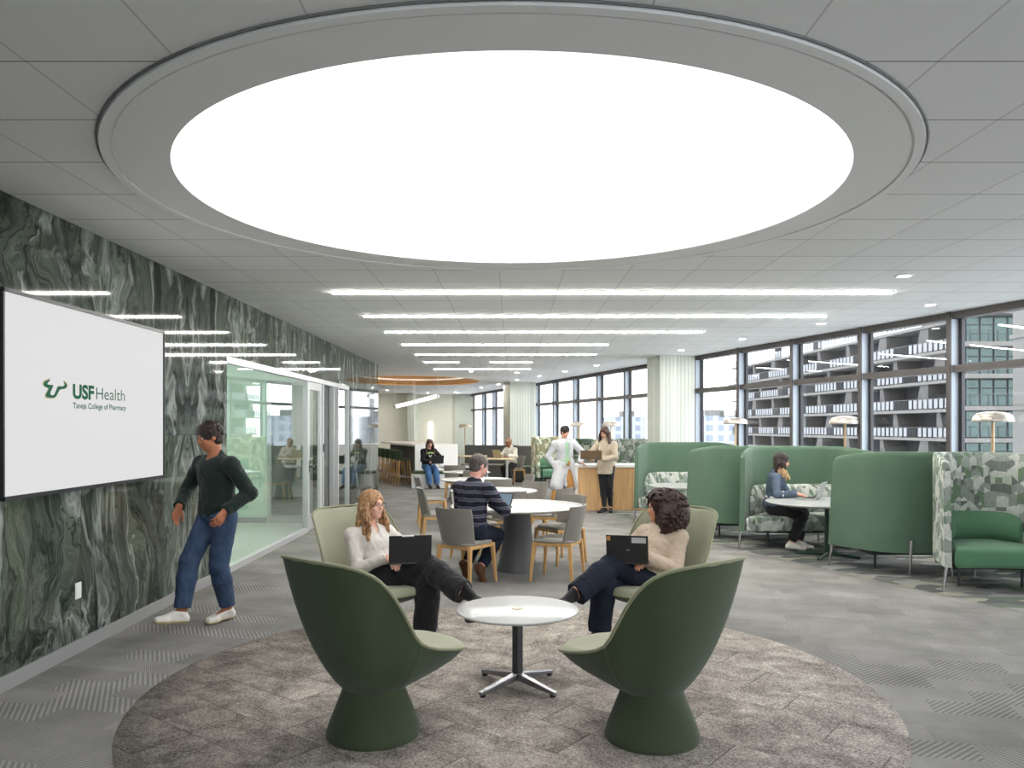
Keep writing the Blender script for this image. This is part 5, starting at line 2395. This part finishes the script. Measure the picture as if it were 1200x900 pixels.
def long_hair(r, par, mat, h, length=.19, n=26, seed=1, wave=.016, rad=.014, front=True, back=True, tips=None):
    rr = random.Random(seed)
    H, c, f, u, rh = r.H, r.head, r.fh, r.uh, r.rh
    S = SDF(h)
    r.hair_cap(S, .012, .004, -.03)
    T = SDF(h)
    for i in range(n):
        # azimuth round the back of the head, from temple to temple
        a = -PI * .60 + PI * 1.20 * i / (n - 1)
        if not back and abs(a) < PI * .3:
            continue
        x, y = math.sin(a), -math.cos(a)
        p = c + rh * x * .046 * H + f * (y * .052 - .004) * H + u * .01 * H
        L = length * H * rr.uniform(.82, 1.08)
        m = 6
        ph = rr.uniform(0, 6)
        prev = p
        for j in range(1, m + 1):
            s = j / m
            fwd = (.035 * s if abs(a) > PI * .38 and front else .0)
            q = p - V([0, 0, 1.0]) * L * s + rh * x * (.010 + .02 * s) * H + f * (y * .012 * s + fwd) * H
            q = q + rh * math.sin(ph + s * 9) * wave * s + f * math.cos(ph + s * 8) * wave * s
            R0 = rad * (1.05 - .25 * s)
            tgt = T if (tips and s > .55 and abs(a) > PI * .3) else S
            tgt.cone(prev, q, R0, R0 * .9, .010)
            prev = q
    S.noise = (.004, 75.0)
    net_obj('hair', S, mat, par, 1)
    if tips:
        T.noise = (.003, 75.0)
        net_obj('hair_tips', T, tips, par, 1)


def curly_hair(r, par, mat, h, seed=3):
    rr = random.Random(seed)
    H, c, f, u, rh = r.H, r.head, r.fh, r.uh, r.rh
    S = SDF(h)
    up = V([0, 0, 1.0])
    S.ell(c + u * .020 * H - f * .024 * H, [rh, f, u], V([.080, .084, .066]) * H, .02)
    S.ell(c - u * .034 * H - f * .056 * H - rh * .016 * H, [rh, f, u], V([.104, .088, .092]) * H, .03)
    for q in (-1,):
        S.ell(c - u * .052 * H + rh * q * .078 * H - f * .018 * H, [rh, f, u], V([.048, .046, .066]) * H, .03)
    for i in range(1300):
        d = nrm([rr.gauss(0, 1), rr.gauss(0, 1), rr.gauss(0, 1)])
        w = .082 + .036 * max(0, -d[2]) + .012 * max(0, -(d @ f))
        p = c + u * (.018 if d[2] > 0 else .0) * H - f * .012 * H + V([d[0], d[1], d[2] * (.95 if d[2] > 0 else 1.2)]) * w * H
        p = p - f * max(0, -(d @ f)) * .034 * H
        if d[2] < .3:
            p = p + rh * (d @ rh) * .046 * H
        q = p - c
        if q @ rh > .060 * H or (q @ f > .024 * H and q @ u < .045 * H):
            continue
        if q @ f > .010 * H and abs(q @ rh) < .044 * H and q @ u < .054 * H:
            continue
        S.ell(p, np.eye(3), V([1, 1, 1]) * rr.uniform(.008, .014), .003)
    S.ell(c + f * .080 * H - u * .020 * H, [rh, f, u], V([.044, .068, .070]) * H, .008, 'sub')
    S.noise = [(.003, 130.0), (.003, 70.0)]
    net_obj('hair', S, mat, par, 0, True)


def short_hair(r, par, mat, h, o=.008, low=-.004, curls=0, seed=5):
    H, c, f, u, rh = r.H, r.head, r.fh, r.uh, r.rh
    S = SDF(h)
    A = [rh, f, u]
    S.ell(c + u * .02 * H - f * .010 * H, A, V([.0445, .056, .050]) * H + o, .012)
    S.ell(c - f * .026 * H - u * .014 * H, A, V([.037, .032, .042]) * H + o * .7, .012)
    S.ell(c + f * .080 * H - u * .022 * H, A, V([.042, .05, .056]) * H, .006, 'sub')
    for q in (1, -1):
        S.ell(c + rh * q * .05 * H + f * .012 * H - u * .03 * H, A, V([.02, .03, .026]) * H, .006, 'sub')
    S.cut(c - u * .045 * H, -u, .09 * H, .008)
    if curls:
        rr = random.Random(seed)
        for i in range(curls):
            d = nrm([rr.gauss(0, 1), rr.gauss(0, 1), abs(rr.gauss(0, .8))])
            if (d @ f) > .35 and d[2] < .66:
                continue
            S.ell(c + u * .016 * H - f * .008 * H + d * .058 * H, np.eye(3), V([1, 1, 1]) * rr.uniform(.010, .016), .006)
    S.noise = (.003, 90.0)
    net_obj('hair', S, mat, par, 1)


# ---- blonde woman in the left rear lounge chair ----------------------------------------
r = Rig(1.67, (-1.00, 6.21, .42), (.72, -.69), lean=-.45, head_yaw=-.26, head_pitch=.04, fem=True, neck_fwd=.6)
r.set_leg2(1, (-.66, 6.04, .615), (-.35, 5.80, .44), (.62, -.5, -.62))
r.set_leg(-1, (-.66, 6.06, .095), (.6, -.5, .6), (.72, -.62, -.10))
r.set_arm(1, (-.945, 6.045, .655), (-.6, -.15, -.7), (.62, -.72, -.28), (.1, -.1, -1))
r.set_arm(-1, (-.74, 6.22, .67), (.5, .5, -.6), (.25, -.95, -.2), (0, 0, -1))
p = root('blonde woman in glasses and white jumper laughing in the left lounge chair', r.hip)
r.body(.0055, p, M['skin_fair'])
r.face(p, M['skin_fair_lip'], True, smile=True)
top(r, p, 'jumper', M['knit_white'], .0065, .012, .97, -.045, .058, .03, .03, .012)
bottoms(r, p, 'trousers', M['black_cloth'], .0065, .015, .97, .042)
r.shoes(p, M['shoe_black'])
long_hair(r, p, M['hair_blonde'], .0055, .175, 34, 4, .024, .015)
laptop('dark laptop on the lap of the blonde woman', (-.762, 5.955, .632), (-.22, .97), .22, M['black_plastic'], M['dark_steel'], .315, .215, .05, tab=True)

# ---- curly haired woman in the right rear lounge chair ----------------------------------
r = Rig(1.61, (1.06, 6.19, .415), (-.70, -.71), lean=-.45, head_yaw=.66, head_pitch=.0, fem=True, neck_fwd=.5)
r.set_leg2(-1, (.755, 6.01, .615), (.455, 5.80, .42), (-.68, -.42, -.6))
r.set_leg(1, (.66, 6.04, .095), (-.6, -.5, .6), (-.72, -.62, -.10))
r.set_arm(-1, (1.02, 6.04, .655), (.6, -.2, -.7), (-.62, -.72, -.28), (-.1, -.1, -1))
r.set_arm(1, (.83, 6.21, .67), (-.5, .5, -.6), (-.3, -.95, -.2), (0, 0, -1))
p = root('woman with dark curly hair and beige jumper in the right lounge chair', r.hip)
r.body(.0055, p, M['skin_tan'])
r.face(p, M['skin_tan_lip'], smile=True)
top(r, p, 'jumper', M['knit_beige'], .0065, .026, .96, -.03, .062, .03, .01, 0, .010, k=.06)
bottoms(r, p, 'trousers', M['trousers_navy'], .0065, .015, .96, .038)
r.shoes(p, M['shoe_black'])
curly_hair(r, p, M['hair_curly'], .006)
laptop('black laptop with stickers on the lap of the curly haired woman', (.862, 5.955, .632), (.24, .97), .22, M['black_plastic'], M['dark_steel'], .31, .215, .05, True)

# ---- man in the striped jumper at the first round table ---------------------------------
r = Rig(1.78, (-.44, 8.44, .545), (.55, .83), lean=.12, twist=.10, head_yaw=.42, head_pitch=-.28, fem=False, neck_fwd=.35)
r.set_leg(1, (-.33, 8.50, .155), (.5, .8, .3), (.30, .36, -.80))
r.set_leg(-1, (-.50, 8.70, .155), (.5, .8, .3), (.25, .30, -.85))
r.set_arm(1, (-.225, 8.60, .835), (.75, -.55, -.6), (.45, .62, .30), (.3, .5, -.7), .25)
r.set_arm(-1, (-.33, 8.90, .815), (-.7, .3, -.6), (.75, .35, .2), (.6, -.3, -.6), .45)
p = root('man in dark striped jumper with his back to the camera, using a tablet', r.hip)
r.body(.006, p, M['skin_pink'])
r.face(p, M['skin_pink_lip'], True, mouth=False)
top(r, p, 'jumper', M['stripes'], .0075, .015, .93, -.055, .062, .035, .0, 0, .007)
bottoms(r, p, 'jeans', M['jeans_dark'], .0075, .013, .93, .004)
r.shoes(p, M['suede_brown'], .006, .008, 'boot')
short_hair(r, p, M['hair_grey'], .006, .007)
t = thing('tablet', 'black tablet on a stand in front of the man in stripes', 'tablet', (-.125, 8.80, .748), math.atan2(-.80, -.60))
R = Matrix.Rotation(-.42, 3, 'Y')
m = MB()
m.box(R @ Vector((0, 0, .09)), (.009, .255, .18), R=R)
bo = m.build('casing', M['black_plastic'], t, bevel=.003)
m = MB()
m.box(R @ Vector((.0052, 0, .09)), (.001, .235, .162), R=R)
m.build('screen', M['tablet_screen'], bo)
m = MB()
m.add([(-.045, -.05, .10), (-.045, .05, .10), (-.15, -.05, .0), (-.15, .05, .0), (-.15, -.05, .004), (-.15, .05, .004), (-.041, .05, .102), (-.041, -.05, .102)], [(0, 1, 3, 2), (4, 5, 6, 7), (0, 2, 4, 7), (1, 6, 5, 3), (2, 3, 5, 4), (0, 7, 6, 1)])
m.build('stand', M['black_plastic'], t)

# ---- woman in denim in the green booth --------------------------------------------------
r = Rig(1.65, (3.575, 10.93, .535), (.93, -.36), lean=.10, head_yaw=-.10, head_pitch=-.14, fem=True, neck_fwd=.3)
r.set_leg(1, (3.70, 10.60, .10), (.9, -.3, .5), (.93, -.36, -.05))
r.set_leg(-1, (3.84, 10.70, .10), (.9, -.3, .5), (.93, -.36, -.05))
r.set_arm(1, (3.76, 10.57, .752), (-.2, -.6, -.7), (.93, -.30, -.12), (0, 0, -1), .3)
r.set_arm(-1, (3.82, 10.73, .752), (.3, .5, -.7), (.9, -.35, -.12), (0, 0, -1), .3)
p = root('woman in denim jacket typing on a silver laptop in the green booth', r.hip)
r.body(.007, p, M['skin_light'])
r.face(p, M['skin_light_lip'])
top(r, p, 'tee', M['tee_white'], .009, .008, .3, -.02)
S = SDF(.008)
r.torso(S, .02, True, .03)
r.arms(S, .014, .92, .02, .005)
S.ell(r.neck + r.t * .03 * r.H + r.fs * .02 * r.H, [r.rs, r.fs, r.t], V([.062, .062, .066]), .006, 'sub')
S.cone(r.neck + r.fs * .10 * r.H, r.hip + r.t * .02 * r.H + r.f * .13 * r.H, .035, .045, .006, 'sub')
S.cut(r.hip - r.t * .055 * r.H, -r.t, .45, .006)
S.noise = (.004, 30.0)
net_obj('jacket', S, M['denim_jacket'], p)
bottoms(r, p, 'trousers', M['black_cloth'], .008, .013, .93, .010)
r.shoes(p, M['sneaker'], .007, .006)
long_hair(r, p, M['hair_dark'], .007, .15, 24, 9, .014, .014, tips=M['hair_tips'])
laptop('silver laptop on the booth table before the woman in denim', (4.0, 10.44, .709), (-.82, .52), .36, M['silver'], M['silver'], .33, .23)

# ---- woman in hoodie on the white bench --------------------------------------------------
r = Rig(1.64, (-2.25, 21.50, .575), (.38, -.92), lean=.08, head_yaw=.0, head_pitch=-.38, fem=True, neck_fwd=.4)
r.set_leg(1, (-2.18, 21.10, .10), (.2, -.9, .4), (.3, -.95, -.05))
r.set_leg(-1, (-1.98, 21.17, .10), (.3, -.9, .4), (.3, -.95, -.05))
r.set_arm(1, (-2.17, 21.18, .70), (-.7, -.1, -.6), (.5, -.8, -.1), (0, 0, -1))
r.set_arm(-1, (-1.96, 21.25, .70), (.7, -.1, -.6), (.2, -.95, -.1), (0, 0, -1))
p = root('long haired woman in black hoodie with laptop on the white bench', r.hip)
r.body(.008, p, M['skin_light'])
r.face(p, M['skin_light_lip'])
top(r, p, 'hoodie', M['hoodie'], .01, .024, .96, -.05, .06, .03, .02, 0, .006)
m = MB()
c0 = r.hip + r.t * .225 * r.H
ff, ss = r.fs, r.rs
P = []
for i in range(13):
    a = -1 + i / 6
    q = c0 + ss * a * .10 * 1.0 + ff * (.062 * r.H + .042 - .022 * a * a) + r.t * (.02 - .018 * a * a)
    P.append([q - r.t * .022 + ff * .012, q + r.t * .022 + ff * .006])
m.grid(P)
e = m.build('chest_print', M['cushion_green'], p, solid=.004)
e.matrix_parent_inverse = Matrix.Translation(-Vector(p.location))
e.data.materials[0] = plain('print_green', (150, 176, 110), 0.8)
m = MB()
q = c0 - r.t * .055 + ff * (.062 * r.H + .044)
sh = [(-.045, .03), (-.03, .012), (-.018, .02), (-.012, -.03), (.012, -.03), (.018, .02), (.03, .012), (.045, .03), (.034, -.004), (.02, -.045), (-.02, -.045), (-.034, -.004)]
m.add([q + ss * x + r.t * y for x, y in sh], [(0, 1, 11), (1, 2, 11), (2, 3, 10), (2, 10, 11), (3, 4, 9), (3, 9, 10), (4, 5, 9), (5, 6, 8), (5, 8, 9), (6, 7, 8)])
e = m.build('chest_emblem', plain('print_white', (196, 206, 190), 0.8), p, solid=.004)
e.matrix_parent_inverse = Matrix.Translation(-Vector(p.location))
bottoms(r, p, 'jeans', M['jeans_blue'], .01, .016, .93, .02)
r.shoes(p, M['shoe_black'], .008, .005)
long_hair(r, p, M['hair_brown'], .009, .20, 24, 12, .012, .016)
laptop('dark laptop on the lap of the woman in the hoodie', (-1.965, 20.98, .682), (-.30, .95), .30, M['black_plastic'], M['dark_steel'], .33, .22)

# ---- person in white at the oak topped table ---------------------------------------------
r = Rig(1.66, (-.02, 22.85, .56), (-.70, -.71), lean=.08, head_yaw=.05, head_pitch=-.32, fem=True, neck_fwd=.4)
r.set_leg(1, (-.18, 22.45, .10), (-.6, -.7, .4), (-.7, -.7, -.05))
r.set_leg(-1, (-.02, 22.36, .10), (-.6, -.7, .4), (-.7, -.7, -.05))
r.set_arm(1, (-.30, 22.60, .82), (-.5, .5, -.6), (-.75, -.6, -.1), (0, 0, -1))
r.set_arm(-1, (-.13, 22.42, .82), (.5, -.5, -.6), (-.85, -.4, -.1), (0, 0, -1))
p = root('person in chunky white jumper at the oak topped table, looking down at a laptop', r.hip)
r.body(.009, p, M['skin_brown'])
r.face(p, M['skin_brown_lip'], True)
top(r, p, 'jumper', M['chunky_white'], .011, .03, .95, -.05, .055, .03, .02, 0, .008)
bottoms(r, p, 'trousers', M['black_cloth'], .011, .018, .95, .01)
r.shoes(p, M['shoe_black'], .008, .005)
short_hair(r, p, M['hair_sandy'], .008, .008, curls=60)
laptop('gold laptop on the oak topped table', (-.40, 22.28, .780), (.72, .69), .24, M['gold_lid'], M['silver'], .33, .225)
dup(ch, (.06, 22.93, 0), math.radians(226), 'grey dining chair under the person in the chunky white jumper')

# ---- man in the lab coat -----------------------------------------------------------------
r = Rig(1.70, (1.05, 15.80, .885), (.30, -.95), lean=.02, twist=-.05, side=.06, head_yaw=-.45, head_pitch=-.30, fem=False, neck_fwd=.25)
r.set_leg(1, (.80, 15.62, .10), (.2, -.9, .1), (.1, -1, 0))
r.set_leg(-1, (1.08, 15.74, .10), (.3, -.9, .1), (.4, -.9, 0))
r.set_arm(1, (.86, 15.70, .86), (-.9, .3, -.3), (.3, -.1, -.95), (.9, -.2, .2))
r.set_arm(-1, (1.335, 15.66, .955), (.9, .4, -.2), (.85, -.25, -.35), (0, -.1, -1), .3)
p = root('man in open white lab coat and khaki trousers leaning on the counter end', r.hip)
r.body(.0075, p, M['skin_light'])
r.face(p, M['skin_light_lip'])
top(r, p, 'tee', M['tee_green'], .009, .010, .3, -.06, .06)
bottoms(r, p, 'trousers', M['khaki'], .009, .016, .96, .012)
S = SDF(.009)
r.torso(S, .024, True, .03)
r.arms(S, .018, .97, .02, .008)
hb = V([0, 0, -1.0])
for q in (1, -1):
    kn = r.leg[q][0]
    S.cone(r.hj[q], kn + r.r * q * .02, .122, .132, .04)
    S.cone(r.hj[q] - r.f * .03, r.hj[q] - r.f * .05 + hb * .5 + r.r * q * .02, .115, .125, .04)
S.cone(r.sh[1] + (r.arm[1][1] - r.sh[1]) * .85, r.arm[1][1] + V([.03, -.02, -.14]), .05, .045, .03)
for (z0, z1, w0, w1, d0, d1) in ((.30, .16, .050, .048, .150, .150), (.16, .03, .048, .050, .150, .160), (.03, -.12, .050, .062, .160, .190), (-.12, -.40, .060, .110, .190, .23)):
    a = r.hip + r.t * z0 * r.H - r.r * .01
    b_ = r.hip + r.t * z1 * r.H - r.r * .01
    for k in range(4):
        S.cone(a + r.fs * (d0 + .025 * k), b_ + r.fs * (d1 + .025 * k), w0, w1, .006, 'sub')
S.ell(r.neck + r.t * .05 * r.H, [r.rs, r.fs, r.t], V([.066, .07, .07]), .006, 'sub')
S.cut(r.hip + hb * .285 * r.H, hb, .6, .004)
S.noise = [(.006, 17.0), (.003, 47.0)]
net_obj('lab_coat', S, M['coat_white'], p)
r.shoes(p, M['suede_brown'], .008, .007)
short_hair(r, p, M['hair_dark'], .007, .012, curls=40)

# ---- woman in the beige turtleneck -------------------------------------------------------
r = Rig(1.66, (1.815, 15.40, .885), (-.42, -.90), lean=.03, head_yaw=.22, head_pitch=-.30, fem=True, neck_fwd=.25)
r.set_leg(1, (1.78, 15.33, .09), (-.3, -.9, .1), (-.75, -.6, -.1))
r.set_leg(-1, (1.90, 15.40, .09), (-.3, -.9, .1), (-.1, -1, -.1))
r.set_arm(1, (1.53, 15.22, 1.00), (-.7, .3, -.6), (-.5, -.7, .1), (.1, 0, 1), .3)
r.set_arm(-1, (1.73, 15.17, 1.025), (.9, -.2, -.4), (-.75, -.4, .05), (-.3, -.2, 1), .5)
p = root('woman in beige turtleneck and black leggings holding an open brown laptop', r.hip)
r.body(.0075, p, M['skin_light'])
r.face(p, M['skin_light_lip'], True)
S = SDF(.009)
r.torso(S, .018, True, .03)
r.arms(S, .016, .96, .02, .006)
S.cone(r.hip, r.hip - r.t * .08 * r.H, .10 * r.H, .102 * r.H, .03)
S.cone(r.neck - r.t * .02 * r.H, r.neck + (r.head - r.neck) * .5, .048 * r.H, .040 * r.H, .01)
S.cut(r.hip - r.t * .085 * r.H, -r.t, .45, .005)
S.noise = [(.005, 26.0), (.003, 60.0)]
net_obj('turtleneck', S, M['knit_oat'], p)
bottoms(r, p, 'leggings', M['black_cloth'], .009, .008, .95, .0)
r.shoes(p, M['shoe_black'], .008, .006)
long_hair(r, p, M['hair_brown'], .008, .125, 22, 15, .008, .015, front=False)
laptop('open brown laptop held by the woman in beige turtleneck', (1.49, 15.02, 1.045), (.14, .98), .10, M['brown_lid'], M['dark_steel'], .40, .155)

# ---- person walking past the marble wall -------------------------------------------------
r = Rig(1.71, (-2.47, 6.70, .90), (-.55, -.83), lean=.04, head_yaw=.25, head_pitch=-.22, fem=False, neck_fwd=.25)
r.set_leg(-1, (-2.42, 6.80, .095), (-.5, -.8, .1), (-.55, -.83, -.05))
r.set_leg(1, (-2.70, 6.52, .13), (-.6, -.8, .2), (-.70, -.62, .12))
r.set_arm(1, (-2.78, 6.66, .98), (-.4, .9, -.1), (-.2, -.3, -.93), (.75, -.5, .1), .3)
r.set_arm(-1, (-2.34, 6.50, .96), (.7, .5, -.2), (-.35, -.6, -.7), (-.8, .4, 0), .35)
p = root('person in dark green top and jeans walking past the marble wall', r.hip)
r.body(.0065, p, M['skin_brown'])
r.face(p, M['skin_brown_lip'])
top(r, p, 'jumper', M['walker_top'], .008, .016, .95, -.05, .075, .03, .03, 0, .006)
bottoms(r, p, 'jeans', M['jeans_mid'], .008, .014, .90, .012)
S = SDF(.006)
for q, (kn, an) in r.leg.items():
    d = nrm(an - kn)
    S2 = SDF(.006)
    S2.cone(kn + (an - kn) * .80, kn + (an - kn) * .91, .060, .060, .01)
    S2.cut(kn + (an - kn) * .89, d, .1, .003)
    S2.cut(kn + (an - kn) * .79, -d, .1, .003)
    net_obj('jeans_cuff', S2, M['jeans_blue'], p)
r.shoes(p, M['sneaker'], .006, .008, 'shoe', M['rubber'])
short_hair(r, p, M['hair_dark'], .006, .014, curls=120)
# ================================================================== camera and view
cam = bpy.data.cameras.new('camera')
cam.sensor_width = 36.0
cam.lens = FPX / 1200.0 * 36.0
cam.shift_y = (HOR - 450.0) / 1200.0
cam.shift_x = (600.0 - VPX) / 1200.0
cam.clip_end = 2000
co = bpy.data.objects.new('camera', cam)
COL.objects.link(co)
co.location = (0, 0, CAMZ)
co.rotation_euler = (PI / 2, 0, 0)
SC.camera = co
SC.view_settings.view_transform = 'Standard'
SC.view_settings.look = 'None'
SC.view_settings.gamma = 1.0
SC.view_settings.use_curve_mapping = False
SC.view_settings.exposure = EXPOSURE
cy = SC.cycles
cy.use_denoising = True
try:
    cy.denoiser = 'OPENIMAGEDENOISE'
except Exception:
    pass
cy.max_bounces = 8
cy.diffuse_bounces = 5
cy.glossy_bounces = 4
cy.transparent_max_bounces = 12
cy.sample_clamp_indirect = 6.0
cy.caustics_reflective = False
cy.caustics_refractive = False
